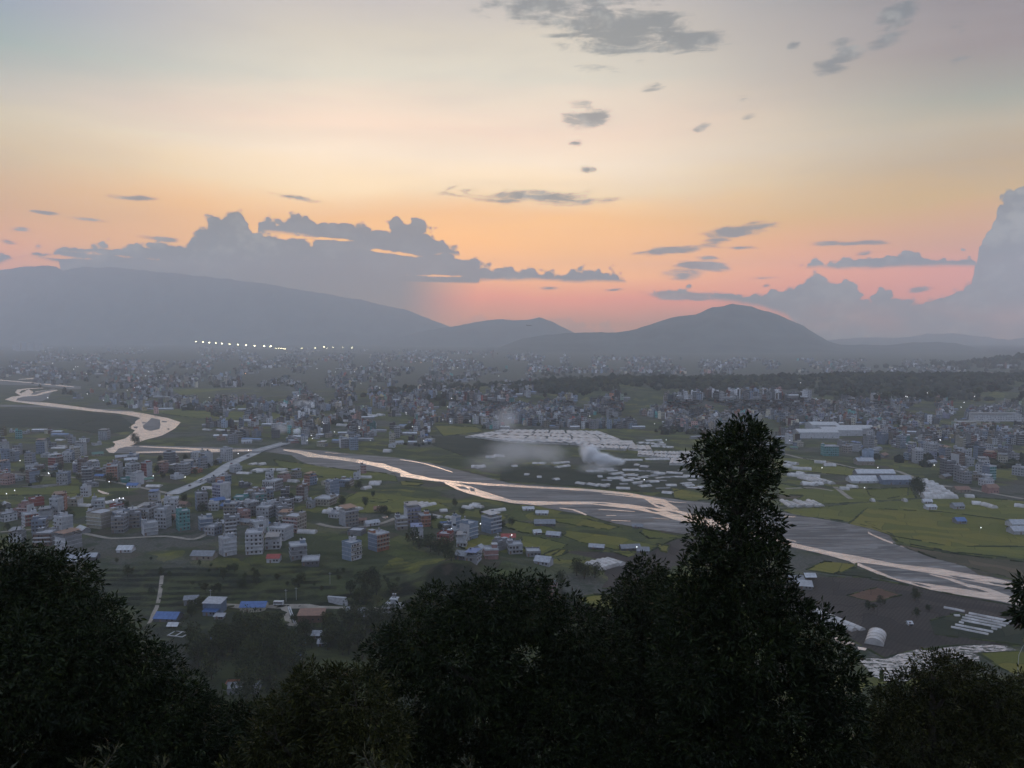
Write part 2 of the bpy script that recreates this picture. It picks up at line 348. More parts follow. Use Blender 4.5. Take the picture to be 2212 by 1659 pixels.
def link(name, me, parent=None, loc=None, rz=0):
    o = bpy.data.objects.new(name, me); COL.objects.link(o)
    if parent is not None: o.parent = parent
    if loc is not None: o.location = [float(c) for c in loc]
    if rz: o.rotation_euler.z = rz
    return o

class MB:
    """collects boxes, prisms and tubes into one mesh"""
    def __init__(s): s.v = []; s.f = []; s.m = []
    def poly(s, vs, fs, mi=0):
        b = len(s.v); s.v += [tuple(map(float, q)) for q in vs]; s.f += [tuple(b+i for i in q) for q in fs]; s.m += [mi]*len(fs); return s
    def box(s, x0, x1, y0, y1, z0, z1, mi=0):
        return s.poly([(x0, y0, z0), (x1, y0, z0), (x1, y1, z0), (x0, y1, z0), (x0, y0, z1), (x1, y0, z1), (x1, y1, z1), (x0, y1, z1)],
                      [(0, 3, 2, 1), (4, 5, 6, 7), (0, 1, 5, 4), (1, 2, 6, 5), (2, 3, 7, 6), (3, 0, 4, 7)], mi)
    def cyl(s, x, y, z0, z1, r, n=10, mi=0, r1=None):
        r1 = r if r1 is None else r1
        vs = [(x+r*math.cos(2*math.pi*i/n), y+r*math.sin(2*math.pi*i/n), z0) for i in range(n)] + [(x+r1*math.cos(2*math.pi*i/n), y+r1*math.sin(2*math.pi*i/n), z1) for i in range(n)]
        return s.poly(vs, [(i, (i+1) % n, n+(i+1) % n, n+i) for i in range(n)] + [tuple(range(n, 2*n)), tuple(range(n-1, -1, -1))], mi)
    def tube(s, pts, rad, n=7, mi=0):
        pts = [Vector(p) for p in pts]; rings = []
        for i, p in enumerate(pts):
            d = (pts[min(i+1, len(pts)-1)] - pts[max(i-1, 0)]).normalized(); a = d.orthogonal().normalized() if i == 0 else (pa - d*pa.dot(d)).normalized()
            pa = a; b = d.cross(a); r = rad[i] if hasattr(rad, '__len__') else rad
            rings.append([p + (a*math.cos(2*math.pi*k/n) + b*math.sin(2*math.pi*k/n))*r for k in range(n)])
        vs = [q for rg in rings for q in rg]; fs = []
        for i in range(len(pts)-1):
            for k in range(n): fs.append((i*n+k, i*n+(k+1) % n, (i+1)*n+(k+1) % n, (i+1)*n+k))
        fs += [tuple(range(n-1, -1, -1)), tuple((len(pts)-1)*n+k for k in range(n))]
        return s.poly(vs, fs, mi)
    def me(s, name, mats, smooth=False):
        m = bpy.data.meshes.new(name); m.from_pydata(s.v, [], s.f)
        for t in mats: m.materials.append(t)
        m.polygons.foreach_set('material_index', s.m); m.polygons.foreach_set('use_smooth', [smooth]*len(s.f)); m.update(); return m
    def build(s, name, mats, parent=None, loc=None, rz=0, smooth=False): return link(name, s.me(name, mats, smooth), parent, loc, rz)

# ------------------------------------------------------------------ ground
def field_nodes(T, g, g2=None):
    warp = T.noise(T.mapping(g, sc=(.012, .012, .012)), 1, 3, .5)
    wv = T.add('ShaderNodeVectorMath', operation='MULTIPLY_ADD')
    cb = T.add('ShaderNodeCombineXYZ'); T.put(cb.inputs[0], warp); T.put(cb.inputs[1], warp)
    T.put(wv.inputs[0], cb.outputs[0]); wv.inputs[1].default_value = (60, 90, 0); T.put(wv.inputs[2], g)
    q = T.mapping(wv.outputs[0], rot=(0, 0, R(24)), sc=(1, 1, 0))
    br = T.add('ShaderNodeTexBrick'); T.put(br.inputs['Vector'], q); br.offset = .37; br.offset_frequency = 2; br.squash = .7; br.squash_frequency = 3
    for k, v in (('Color1', (0, 0, 0, 1)), ('Color2', (1, 1, 1, 1)), ('Mortar', (.5, .5, .5, 1)), ('Scale', 1), ('Mortar Size', .45), ('Mortar Smooth', .6), ('Brick Width', 46), ('Row Height', 15)): br.inputs[k].default_value = v
    return br.outputs['Color'], br.outputs['Color'], T.m('MULTIPLY_ADD', br.outputs['Fac'], -.2, .2)
def ground_mat():
    m = bpy.data.materials.new('valley ground'); m.use_nodes = True; T = NT(m.node_tree); b = T.N['Principled BSDF']
    g = T.add('ShaderNodeNewGeometry').outputs['Position']
    r1, r2, ed = field_nodes(T, g)
    fields = T.ramp(r1, [(0, (.052, .062, .026)), (.28, (.086, .098, .032)), (.50, (.122, .126, .036)), (.68, (.160, .152, .036)), (.80, (.090, .098, .044)), (.90, (.085, .070, .050)), (1, (.045, .058, .028))], 'CONSTANT')
    fine = T.noise(g, .5, 6, .7); mid = T.noise(g, .045, 5, .6); big = T.noise(g, .006, 4, .55)
    c = T.mix(T.ss(fine, .3, .7), T.mix(1.0, fields, (.62, .66, .6), 'MULTIPLY'), fields)
    c = T.mix(T.m('MULTIPLY', T.ss(mid, .45, .62), .55), c, (.032, .042, .020))
    c = T.mix(T.ss(ed, .15, .02, 0., .8), c, (.024, .030, .016))
    # settled land: trampled earth, yards and weeds between the houses
    town = T.mix(T.ss(fine, .35, .65), (.050, .055, .040), (.105, .098, .085))
    town = T.mix(T.ss(mid, .5, .6), town, (.038, .048, .028))
    sp = T.add('ShaderNodeSeparateXYZ'); T.put(sp.inputs[0], g)
    far = T.ss(sp.outputs[1], 1500, 2600)
    tm = T.m('MAXIMUM', T.ss(big, .50, .60), T.m('MULTIPLY', far, .85))
    c = T.mix(tm, c, town)
    # steep faces: rough scrub and bare soil
    nz = T.add('ShaderNodeSeparateXYZ'); T.put(nz.inputs[0], T.add('ShaderNodeNewGeometry').outputs['Normal'])
    c = T.mix(T.ss(nz.outputs[2], .97, .86), c, T.mix(T.ss(mid, .48, .6), (.014, .018, .010), (.050, .042, .030)))
    low = T.ss(sp.outputs[2], -.4, -2.5)
    c = T.mix(T.m('MULTIPLY', low, .75), c, T.mix(T.ss(mid, .44, .56), (.014, .019, .010), (.050, .058, .022)))
    c = T.mix(T.m('MULTIPLY', low, T.ss(nz.outputs[2], .985, .93)), c, (.009, .012, .007))
    T.put(b.inputs['Base Color'], c); b.inputs['Roughness'].default_value = .95; b.inputs['Specular IOR Level'].default_value = .12
    bp = T.add('ShaderNodeBump'); T.put(bp.inputs['Height'], T.m('ADD', fine, T.m('MULTIPLY', mid, 2))); bp.inputs['Distance'].default_value = 1.2; bp.inputs['Strength'].default_value = .7
    T.L.new(bp.outputs[0], b.inputs['Normal']); return m
YMAX = 12550.0
def build_ground():
    ys = np.concatenate([np.linspace(-190, 0, 24, endpoint=False), np.linspace(0, 330, 90, endpoint=False), np.linspace(330, 600, 150, endpoint=False), np.geomspace(600, YMAX, 190)])
    nx = 300; s = np.linspace(-1, 1, nx)
    X = s[None]*(250 + .74*np.maximum(ys, 0))[:, None]; Y = np.repeat(ys[:, None], nx, 1); Z = hgt(X, Y)
    V = np.stack([X, Y, Z], -1).reshape(-1, 3); i = np.arange(len(ys)*nx).reshape(len(ys), nx)
    Fc = np.stack([i[:-1, :-1], i[:-1, 1:], i[1:, 1:], i[1:, :-1]], -1).reshape(-1, 4)
    o = link('ground', mesh_np('ground', V, Fc, [ground_mat()], smooth=True)); tag(o, kind='structure')
build_ground()

# ------------------------------------------------------------------ mountains (heightfields behind a measured skyline)
def mountain(name, prof, dist, depth_f, depth_b, seed, rough=1., n=260, matn='far forest'):
    us = np.array([p[0] for p in prof], float); vs = np.array([p[1] for p in prof], float)
    uu = np.linspace(us[0], us[-1], n); vv = np.interp(uu, us, vs)
    px = max(1.5, rough*1.2); vv = vv - (fbm(uu, uu*0+seed, 26, 4, seed)-.5)*px*3
    top = np.array([ray(u, v) for u, v in zip(uu, vv)]); k = dist/top[:, 1]
    cx = top[:, 0]*k; cz = CZ + top[:, 2]*k
    rows = []; tt = np.concatenate([np.linspace(-1, 0, 40), np.linspace(0, 1, 12)[1:]])
    for t in tt:
        y = dist + (t*depth_f if t < 0 else t*depth_b)
        f = (1-abs(t))**1.25 if t < 0 else (1-t)**1.1
        x = cx*(y/dist)
        sp = (fbm(x, np.full_like(x, y), 700, 5, seed+3)-.5)*abs(t)*(1-abs(t))*4*cz*.42*rough
        sp = sp - np.abs(fbm(x, np.full_like(x, y*.4), 260, 3, seed+9)-.5)*abs(t)*(1-abs(t))*4*cz*.25*rough
        z = np.maximum(cz*f + sp, 0) - 3*(abs(t) > .999)
        rows.append(np.stack([x, np.full_like(x, y), z], -1))
    V = np.array(rows); nr = len(rows); i = np.arange(nr*n).reshape(nr, n)
    Fc = np.stack([i[:-1, :-1], i[:-1, 1:], i[1:, 1:], i[1:, :-1]], -1).reshape(-1, 4)
    o = link(name, mesh_np(name, V.reshape(-1, 3), Fc, [MAT[matn]], smooth=True)); tag(o, kind='structure'); return o
mat('far forest', (.028, .036, .030), .95, .5, .004, .1, col2=(.05, .058, .045))
mountain('mountain', [(-230, 625), (-120, 606), (-40, 590), (0, 582), (40, 577), (80, 574), (105, 574), (122, 577), (137, 586), (152, 581), (180, 577), (250, 578), (300, 583), (400, 592), (500, 603), (600, 617), (700, 634), (800, 652), (880, 670), (930, 690), (970, 706), (1020, 722), (1100, 738), (1150, 748)], 11500, 1900, 900, 3)
mountain('mountain', [(820, 742), (860, 730), (900, 718), (950, 709), (1000, 701), (1050, 692), (1080, 690), (1110, 692), (1140, 690), (1165, 686), (1190, 693), (1215, 706), (1240, 718), (1290, 730), (1350, 744)], 9800, 1100, 700, 13, .6)
mountain('mountain', [(1050, 762), (1090, 746), (1130, 731), (1180, 723), (1250, 718), (1300, 717), (1330, 718), (1372, 712), (1400, 702), (1430, 692), (1480, 681), (1505, 678), (1540, 664), (1562, 661), (1582, 656), (1600, 659), (1625, 662), (1650, 671), (1682, 680), (1715, 696), (1735, 703), (1762, 722), (1790, 739), (1818, 746), (1860, 743), (1900, 746), (1960, 741), (2020, 738), (2060, 740), (2100, 748), (2140, 758), (2190, 770), (2300, 780)], 7300, 1400, 800, 23, .8)
mountain('mountain', [(1700, 745), (1780, 735), (1860, 730), (1950, 729), (2000, 722), (2060, 720), (2120, 728), (2180, 733), (2212, 730), (2300, 715), (2450, 722), (2480, 735)], 11200, 1300, 700, 33, .7)
mountain('mountain', [(2080, 776), (2140, 764), (2180, 756), (2212, 750), (2280, 742), (2400, 748), (2600, 760)], 8400, 900, 600, 43, .7)

# ------------------------------------------------------------------ haze: one closed box round everything
def haze_box():
    m = bpy.data.materials.new('haze'); m.use_nodes = True; n = m.node_tree.nodes; n.clear()
    pv = n.new('ShaderNodeVolumePrincipled'); pv.inputs['Color'].default_value = (.94, .975, 1.0, 1); pv.inputs['Density'].default_value = HAZE; pv.inputs['Anisotropy'].default_value = .3
    o = n.new('ShaderNodeOutputMaterial'); m.node_tree.links.new(pv.outputs[0], o.inputs['Volume'])
    b = MB(); b.box(-10300, 10300, -230, 12650, -17, 1240); h = b.build('haze', [m]); tag(h, kind='stuff')
HAZE = 1.32e-4
haze_box()

# ------------------------------------------------------------------ river and fields
from mathutils.geometry import tessellate_polygon
def zc(ou, ov, pts): return [(ou + a/4, ov + b/4) for a, b in pts]
def drape(name, uv, z, m, kind='structure', jag=0., step=0., world=None):
    """a flat sheet of land or water whose outline is measured; banks roughened"""
    P = [flat(u, v)[:2] for u, v in uv] if world is None else world
    Q = []
    for i in range(len(P)):
        a, b = np.array(P[i]), np.array(P[(i+1) % len(P)]); L = np.linalg.norm(b-a); n = max(1, int(L/step)) if step else 1
        for k in range(n):
            q = a + (b-a)*k/n
            if jag: q = q + np.array([fbm(q[0], q[1], 22, 3, 51)-.5, fbm(q[0], q[1], 22, 3, 57)-.5])*jag*2
            Q.append(q)
    V = [Vector((q[0], q[1], z)) for q in Q]
    tr = tessellate_polygon([V]); V = np.array([list(v) for v in V]); Fc = []
    for a, b, c in tr:
        n = (V[b][0]-V[a][0])*(V[c][1]-V[a][1]) - (V[b][1]-V[a][1])*(V[c][0]-V[a][0])
        Fc.append((a, b, c) if n > 0 else (a, c, b))
    o = link(name, mesh_np(name, V, Fc, [m])); return tag(o, kind=kind)
def strip(name, top, bot, z, m, jag=1.5, step=6.):
    return drape(name, list(top) + list(bot)[::-1], z, m, jag=jag, step=step)

def gravel_mat():
    m = bpy.data.materials.new('river gravel'); m.use_nodes = True; T = NT(m.node_tree); b = T.N['Principled BSDF']
    g = T.add('ShaderNodeNewGeometry').outputs['Position']
    a = T.noise(T.mapping(g, rot=(0, 0, R(-32)), sc=(.035, .13, 1)), 1, 6, .62, .8); f = T.noise(g, 1.2, 5, .7); st = T.noise(T.mapping(g, rot=(0, 0, R(-30)), sc=(.012, .09, 1)), 1, 5, .6, 1.2)
    c = T.mix(T.ss(a, .35, .65), (.095, .086, .078), (.225, .208, .190)); c = T.mix(T.m('MULTIPLY', T.ss(f, .4, .7), .4), c, (.09, .088, .088))
    c = T.mix(T.m('MULTIPLY', T.ss(st, .50, .58), .8), c, (.060, .058, .056)); c = T.mix(T.ss(st, .42, .34), c, (.25, .238, .225))
    s2 = T.noise(T.mapping(g, rot=(0, 0, R(-27)), sc=(.03, .30, 1)), 1, 4, .7, 1.5); c = T.mix(T.m('MULTIPLY', T.ss(s2, .52, .6), .6), c, (.05, .048, .048))
    T.put(b.inputs['Base Color'], c); T.put(b.inputs['Roughness'], T.ss(a, .3, .7, .55, .95)); b.inputs['Specular IOR Level'].default_value = .4
    bp = T.add('ShaderNodeBump'); T.put(bp.inputs['Height'], a); bp.inputs['Distance'].default_value = 1.5; T.L.new(bp.outputs[0], b.inputs['Normal']); return m
def water_mat():
    m = bpy.data.materials.new('silty water'); m.use_nodes = True; T = NT(m.node_tree); b = T.N['Principled BSDF']
    g = T.add('ShaderNodeNewGeometry').outputs['Position']
    b.inputs['Base Color'].default_value = (.46, .40, .36, 1); b.inputs['Metallic'].default_value = .88; b.inputs['Roughness'].default_value = .22; b.inputs['IOR'].default_value = 1.33
    T.put(b.inputs['Base Color'], T.mix(T.ss(T.noise(T.mapping(g, rot=(0, 0, R(-28)), sc=(.05, .22, 1)), 1, 5, .6, .6), .35, .62), (.90, .80, .74), (.64, .56, .52)))
    n = T.noise(T.mapping(g, rot=(0, 0, R(-25)), sc=(.25, .6, 1)), 1, 5, .6)
    bp = T.add('ShaderNodeBump'); T.put(bp.inputs['Height'], n); bp.inputs['Distance'].default_value = .5; bp.inputs['Strength'].default_value = .8; T.L.new(bp.outputs[0], b.inputs['Normal']); return m
M_GRAVEL, M_WATER = gravel_mat(), water_mat()
def landmat(name, c1, c2, row=None, yellow=None):
    m = bpy.data.materials.new(name); m.use_nodes = True; T = NT(m.node_tree); b = T.N['Principled BSDF']
    g = T.add('ShaderNodeNewGeometry').outputs['Position']
    a = T.noise(g, .05, 5, .6); f = T.noise(g, .7, 5, .7)
    r1, r2, ed = field_nodes(T, T.mapping(g, loc=(hash(name) % 97, 0, 0)))
    c = T.mix(T.ss(T.m('ADD', T.m('MULTIPLY', r1, .7), T.m('MULTIPLY', a, .5)), .3, .9), c1, c2)
    c = T.mix(T.m('MULTIPLY', T.ss(f, .35, .7), .35), c, tuple(v*.55 for v in c1))
    c = T.mix(T.ss(ed, .15, .02, 0., .7), c, tuple(v*.45 for v in c1))
    if row:
        w = T.add('ShaderNodeTexWave'); w.bands_direction = 'X'; T.put(w.inputs[0], T.mapping(g, rot=(0, 0, R(row)))); w.inputs['Scale'].default_value = .16; w.inputs['Distortion'].default_value = 1.2
        c = T.mix(T.m('MULTIPLY', w.outputs['Fac'], .45), c, tuple(v*.5 for v in c1))
    T.put(b.inputs['Base Color'], c); b.inputs['Roughness'].default_value = .95; b.inputs['Specular IOR Level'].default_value = .1
    bp = T.add('ShaderNodeBump'); T.put(bp.inputs['Height'], f); bp.inputs['Distance'].default_value = .6; T.L.new(bp.outputs[0], b.inputs['Normal']); return m
L_GREEN = landmat('green paddy', (.098, .110, .030), (.150, .145, .034))
L_YELL = landmat('ripening rice', (.105, .112, .026), (.175, .152, .034))
L_DARK = landmat('dark crop', (.028, .036, .022), (.045, .050, .030))
L_BROWN = landmat('ploughed soil', (.052, .045, .040), (.080, .066, .056), row=40)
L_RUST = landmat('red soil', (.11, .065, .045), (.15, .085, .058))
L_DRY = landmat('dry scrub', (.07, .065, .04), (.13, .10, .065))
L_YARD = landmat('dusty yard', (.13, .125, .12), (.19, .18, .17))
A3, A4, AR, A5, A6, A2, A1 = (1106, 864), (1659, 806), (1659, 1221), (0, 691), (553, 691), (553, 979), (0, 1094.4)
zq = .06
FIELDS = []
def field(uv, m, name=None):
    global zq
    zq += .006
    FIELDS.append(uv)
    nm = {'green paddy': 'rice_field', 'ripening rice': 'rice_field', 'dark crop': 'crop_field', 'ploughed soil': 'ploughed_field', 'red soil': 'ploughed_field', 'dry scrub': 'scrub_land', 'dusty yard': 'dusty_yard'}[m.name]
    drape(name or nm, uv, zq, m, jag=.8, step=9)
field(zc(*AR, [(330, 100), (800, 105), (1300, 190), (1500, 240), (2212, 365), (2500, 420), (2500, 760), (2212, 700), (1650, 690), (1250, 740), (1000, 800), (640, 600), (100, 380), (-200, 200)]), L_BROWN)
field(zc(*A3, [(400, 1380), (480, 1300), (900, 1320), (1150, 1330), (1420, 1200), (1620, 1200), (1500, 1420), (1000, 1620), (560, 1640), (500, 1500)]), L_BROWN)
field(zc(*A4, [(110, 1180), (400, 1165), (720, 1130), (1300, 1090), (1700, 1070), (2500, 1130), (2500, 1640), (2212, 1610), (1500, 1535), (1110, 1455), (1070, 1390), (900, 1330), (600, 1270), (250, 1235)]), L_GREEN)
field(zc(*A4, [(700, 1300), (850, 1170), (1500, 1200), (2300, 1300), (2400, 1500), (1600, 1500), (1130, 1420)]), L_YELL)
field(zc(*A4, [(80, 950), (330, 1000), (640, 1000), (900, 1000), (1230, 985), (1280, 1080), (700, 1120), (100, 1150)]), L_GREEN)
field(zc(*A4, [(850, 1010), (1215, 990), (1205, 1060), (1000, 1090), (880, 1060)]), L_YELL)
field(zc(*A4, [(20, 730), (300, 740), (760, 830), (720, 890), (420, 860), (100, 850)]), L_GREEN)
field(zc(*A4, [(70, 1050), (300, 1060), (250, 1090), (80, 1095)]), L_DRY)
field(zc(*A4, [(1090, 1475), (1500, 1550), (2400, 1660), (2400, 1830), (2212, 1800), (1900, 1720), (1500, 1620), (1250, 1530)]), L_DRY)
field(zc(*A3, [(-100, 600), (300, 560), (700, 620), (1000, 540), (1640, 560), (1720, 700), (1400, 790), (1180, 800), (700, 760), (200, 720), (-100, 700)]), L_DARK)
field(zc(*A3, [(1380, 760), (1620, 800), (1760, 860), (1560, 872), (1400, 850)]), L_YELL)
field(zc(*A3, [(90, 1170), (250, 1190), (480, 1250), (330, 1360), (200, 1340), (80, 1260)]), L_GREEN)
field(zc(*A3, [(470, 1130), (900, 1180), (1250, 1260), (1150, 1300), (870, 1290), (600, 1230), (450, 1180)]), L_YELL)
field(zc(*A3, [(330, 1020), (650, 1030), (920, 1100), (820, 1122), (400, 1060)]), L_YELL)
field(zc(*A3, [(0, 1040), (330, 1100), (450, 1170), (90, 1150), (-80, 1090)]), L_GREEN)
field(zc(*A3, [(1130, 1115), (1480, 1185), (1180, 1200), (1110, 1150)]), L_YELL)
field(zc(*A3, [(1250, 1245), (1360, 1265), (1340, 1320), (1290, 1310)]), L_YELL)
field(zc(*A3, [(280, 1335), (400, 1290), (520, 1300), (390, 1360), (290, 1352)]), L_YELL)
field(zc(*A3, [(100, 1400), (300, 1430), (460, 1500), (320, 1535), (130, 1470)]), L_YELL)
field(zc(*A3, [(550, 1720), (700, 1690), (860, 1690), (860, 1830), (760, 1820)]), L_YELL)
field(zc(*A3, [(850, 1310), (1000, 1298), (1060, 1340), (1000, 1358)]), L_GREEN)
field(zc(*AR, [(330, 40), (480, -30), (760, -10), (745, 25), (580, 80)]), L_YELL)
field(zc(*AR, [(590, 78), (760, 24), (1080, 125), (800, 104)]), L_DARK)
field(zc(*AR, [(680, 262), (930, 195), (1150, 258), (900, 322), (830, 300)]), L_RUST)
field(zc(*AR, [(1400, 480), (1650, 420), (2212, 560), (2212, 700), (1850, 650), (1440, 600)]), L_DARK)
field(zc(*AR, [(1830, 765), (2150, 745), (2400, 800), (2400, 1000), (2170, 960), (2000, 880)]), L_YELL)
field(zc(*A2, [(1740, 805), (1950, 705), (2140, 735), (2120, 832), (1810, 832)]), L_YELL)
field(zc(*A2, [(150, 60), (430, 95), (850, 155), (1200, 182), (1225, 245), (600, 212), (200, 112)]), L_GREEN)
field(zc(*A2, [(1250, 242), (1450, 262), (1400, 282), (1260, 275)]), L_YELL)
field(zc(*A2, [(920, 388), (1180, 410), (1100, 430), (950, 412)]), L_YELL)
field(zc(*A2, [(720, 420), (900, 330), (1500, 400), (1700, 480), (1300, 520), (900, 520)]), L_GREEN)
field(zc(*A2, [(1500, 560), (1700, 570), (1700, 640), (1520, 650)]), L_GREEN)
field(zc(*A5, [(-200, 855), (600, 825), (870, 850), (700, 900), (-200, 915)]), L_GREEN)
field(zc(*A5, [(-200, 760), (700, 790), (1050, 830), (1130, 900), (1130, 960), (900, 990), (500, 930), (-200, 930)]), L_DARK)
field(zc(*A5, [(1480, 600), (2212, 592), (2480, 600), (2480, 655), (1900, 672), (1560, 650)]), L_GREEN)
field(zc(*A5, [(1200, 770), (2212, 800), (2600, 820), (2400, 870), (1700, 850), (1400, 810)]), L_GREEN)
field(zc(*A6, [(1540, 915), (1900, 925), (1960, 965), (1620, 1005)]), L_YELL)
field(zc(*A6, [(1500, 1010), (1720, 1000), (2300, 1080), (2500, 1200), (1800, 1180), (1500, 1070)]), L_DARK)
field(zc(*A5, [(-200, 1465), (690, 1430), (690, 1500), (200, 1515), (-200, 1520)]), L_GREEN)
field(zc(*A5, [(180, 1440), (480, 1418), (600, 1430), (300, 1458)]), L_YARD)
zq = .30
# gravel bed, then the channels on it
strip('river_gravel', [(560, 968), (600, 966), (625, 970), (700, 974), (753, 980), (865, 990), (928, 1000), (1028, 1025), (1098, 1044), (1180, 1050), (1281, 1058), (1401, 1071), (1481, 1083), (1560, 1090), (1640, 1099), (1684, 1106), (1809, 1128), (1884, 1143), (1919, 1156), (1928, 1168), (1959, 1186), (2009, 1206), (2084, 1223), (2109, 1241), (2212, 1258), (2400, 1290)],
      [(560, 975), (632, 984), (640, 992), (665, 1003), (703, 1010), (778, 1016), (828, 1021), (863, 1031), (953, 1043), (1028, 1072), (1106, 1088), (1163, 1094), (1210, 1104), (1268, 1114), (1331, 1131), (1381, 1141), (1481, 1154), (1560, 1163), (1640, 1172), (1691, 1180), (1789, 1201), (1834, 1214), (1849, 1222), (1900, 1240), (1946, 1259), (2009, 1276), (2134, 1298), (2212, 1312), (2400, 1340)], zq, M_GRAVEL, 2)
def water(top, bot, dz=.06, jag=2.4): strip('river', top, bot, zq + dz, M_WATER, jag, 5)
water([(612, 971), (658, 975), (693, 983), (778, 993), (828, 1003), (865, 1013), (890, 1025), (953, 1037), (1003, 1042), (1106, 1048), (1206, 1053.5), (1281, 1058.5), (1356, 1065), (1401, 1073), (1438, 1081), (1452, 1090), (1468, 1102)],
      [(612, 974), (653, 982), (665, 988), (693, 989), (778, 1001), (828, 1012), (863, 1022), (866, 1030), (903, 1036), (953, 1041), (1003, 1045.5), (1106, 1052.5), (1206, 1058), (1281, 1063), (1356, 1070), (1390, 1077), (1405, 1086), (1420, 1096), (1440, 1102)])
water([(953, 1039), (990, 1046), (1028, 1055), (1066, 1069), (1106, 1081), (1181, 1084.5), (1281, 1085), (1356, 1090), (1418, 1099), (1463, 1103), (1506, 1112), (1531, 1121), (1600, 1141), (1640, 1152), (1691, 1169), (1784, 1190), (1859, 1203), (1934, 1219), (2034, 1231), (2134, 1247), (2199, 1262), (2212, 1265), (2400, 1295)],
      [(963, 1047), (990, 1058), (1028, 1071), (1066, 1080), (1106, 1087), (1163, 1092.5), (1206, 1090.5), (1281, 1091), (1356, 1099), (1418, 1111), (1456, 1123), (1493, 1131), (1531, 1141), (1600, 1155), (1640, 1163), (1691, 1178), (1789, 1200), (1834, 1213), (1899, 1221), (1984, 1235), (2059, 1249), (2134, 1264), (2194, 1275), (2212, 1279), (2400, 1310)], .07)
water([(1838, 1209), (1860, 1218), (1900, 1236), (1934, 1250), (1949, 1255), (2009, 1262), (2084, 1274), (2140, 1284), (2191, 1296), (2212, 1301), (2400, 1330)],
      [(1834, 1213), (1852, 1222), (1900, 1243), (1946, 1258.5), (1975, 1266), (2009, 1275), (2084, 1287), (2134, 1297), (2212, 1310.5), (2400, 1340)], .08)
water([(2008, 1241), (2054, 1250), (2084, 1262), (2134, 1273), (2170, 1286), (2200, 1297)], [(2008, 1243), (2044, 1252), (2078, 1266), (2104, 1277), (2150, 1290), (2200, 1300)], .09)
water([(865, 993.2), (903, 998), (940, 1007), (978, 1020)], [(865, 994.2), (903, 999.5), (936, 1008.5), (978, 1021.5)], .06, .4)
water([(702, 977.5), (753, 981.5)], [(702, 978.2), (753, 982.3)], .06, .2)
water([(1438, 1082), (1460, 1085), (1481, 1085.5)], [(1438, 1083.5), (1460, 1086.5), (1481, 1086.3)], .08, .3)
water([(1300, 1067), (1340, 1070), (1390, 1076)], [(1300, 1068), (1340, 1071.5), (1390, 1078)], .08, .3)
water([(1209, 1097.5), (1240, 1101), (1256, 1107), (1267, 1113)], [(1209, 1099), (1236, 1102.5), (1250, 1108), (1264, 1114)], .09, .6)
water([(1292, 1101), (1330, 1102), (1372, 1105.5)], [(1292, 1102), (1330, 1104), (1370, 1106.3)], .09, .3)
water([(1310, 1114), (1331, 1114)], [(1310, 1115), (1331, 1115.3)], .09, .2)
water([(1409, 1119), (1445, 1122.3)], [(1409, 1120), (1445, 1123)], .09, .2)
water([(1320, 1124), (1362, 1126)], [(1320, 1125.5), (1362, 1127)], .09, .2)
water([(1874, 1148.5), (1884, 1155), (1904, 1163), (1926, 1172), (1954, 1183)], [(1874, 1153), (1889, 1160), (1909, 1169), (1926, 1175), (1954, 1184.2)], .09, .6)
water([(1693, 1115), (1720, 1117)], [(1693, 1117.5), (1715, 1118.5)], .09, .3)
water([(1695, 1164), (1720, 1170)], [(1695, 1166), (1720, 1172)], .09, .3)
# the upper river, seen bending on the left
def rz(pts): return zc(*A5, pts)
drape('river', rz([(40, 690), (100, 665), (180, 655), (130, 628), (150, 603), (240, 592), (375, 588), (375, 592), (250, 599), (185, 612), (165, 632), (235, 640), (300, 648), (400, 618), (490, 604), (495, 612), (420, 630), (320, 656), (200, 664), (150, 680), (140, 698), (250, 708), (400, 716), (600, 741), (800, 770), (950, 788), (1150, 795), (1300, 820), (1450, 850), (1560, 885), (1520, 935), (1400, 1000), (1250, 1040), (1150, 1080), (1090, 1097), (1030, 1112), (1000, 1140), (980, 1152), (940, 1150), (912, 1115), (985, 1102), (995, 1075), (970, 1055), (1080, 1028), (1150, 975), (1165, 955), (1112, 930), (1165, 900), (1172, 875), (1215, 850), (1180, 838), (1000, 808), (800, 792), (600, 768), (400, 745), (250, 725), (120, 708)]), zq + .03, M_WATER, jag=1.0, step=10)
for q in ([(1310, 848), (1380, 862), (1388, 910), (1375, 945), (1300, 962), (1245, 945), (1232, 915), (1270, 885), (1295, 865)], [(1395, 874), (1445, 878), (1440, 888), (1400, 886)], [(1225, 888), (1260, 882), (1262, 892), (1235, 898)], [(1148, 925), (1185, 922), (1190, 940), (1160, 938)], [(1445, 940), (1465, 938), (1462, 952), (1447, 952)]):
    drape('gravel_island', rz(q), zq + .10, M_GRAVEL, jag=1.0, step=8)
for org, q in ((A3, [(1235, 900), (1290, 906), (1335, 928), (1280, 920)]), (A3, [(1335, 962), (1420, 975), (1500, 1002), (1400, 987)]), (A3, [(690, 893), (790, 896), (860, 905), (760, 902)]), (A3, [(1150, 940), (1220, 950), (1290, 975), (1210, 966)]), (A2, [(1715, 285), (1800, 292), (1860, 322), (1780, 312)]), (A2, [(1850, 300), (1890, 310), (1900, 330), (1860, 330)]), (A2, [(820, 92), (920, 106), (980, 122), (890, 112)]),
               (AR, [(1715, 192), (1800, 207), (1900, 240), (1810, 230)]), (AR, [(1240, 152), (1330, 168), (1410, 195), (1300, 178)]), (AR, [(1560, 92), (1700, 110), (1800, 135), (1650, 118)]), (AR, [(1900, 150), (2000, 160), (2080, 185), (1960, 170)])):
    drape('gravel_island', zc(*org, q), zq + .14, M_GRAVEL, jag=1.2, step=3)
drape('river', rz([(175, 640), (215, 618), (250, 600), (290, 628), (260, 650), (215, 655)]), zq + .05, M_WATER, jag=2, step=8)
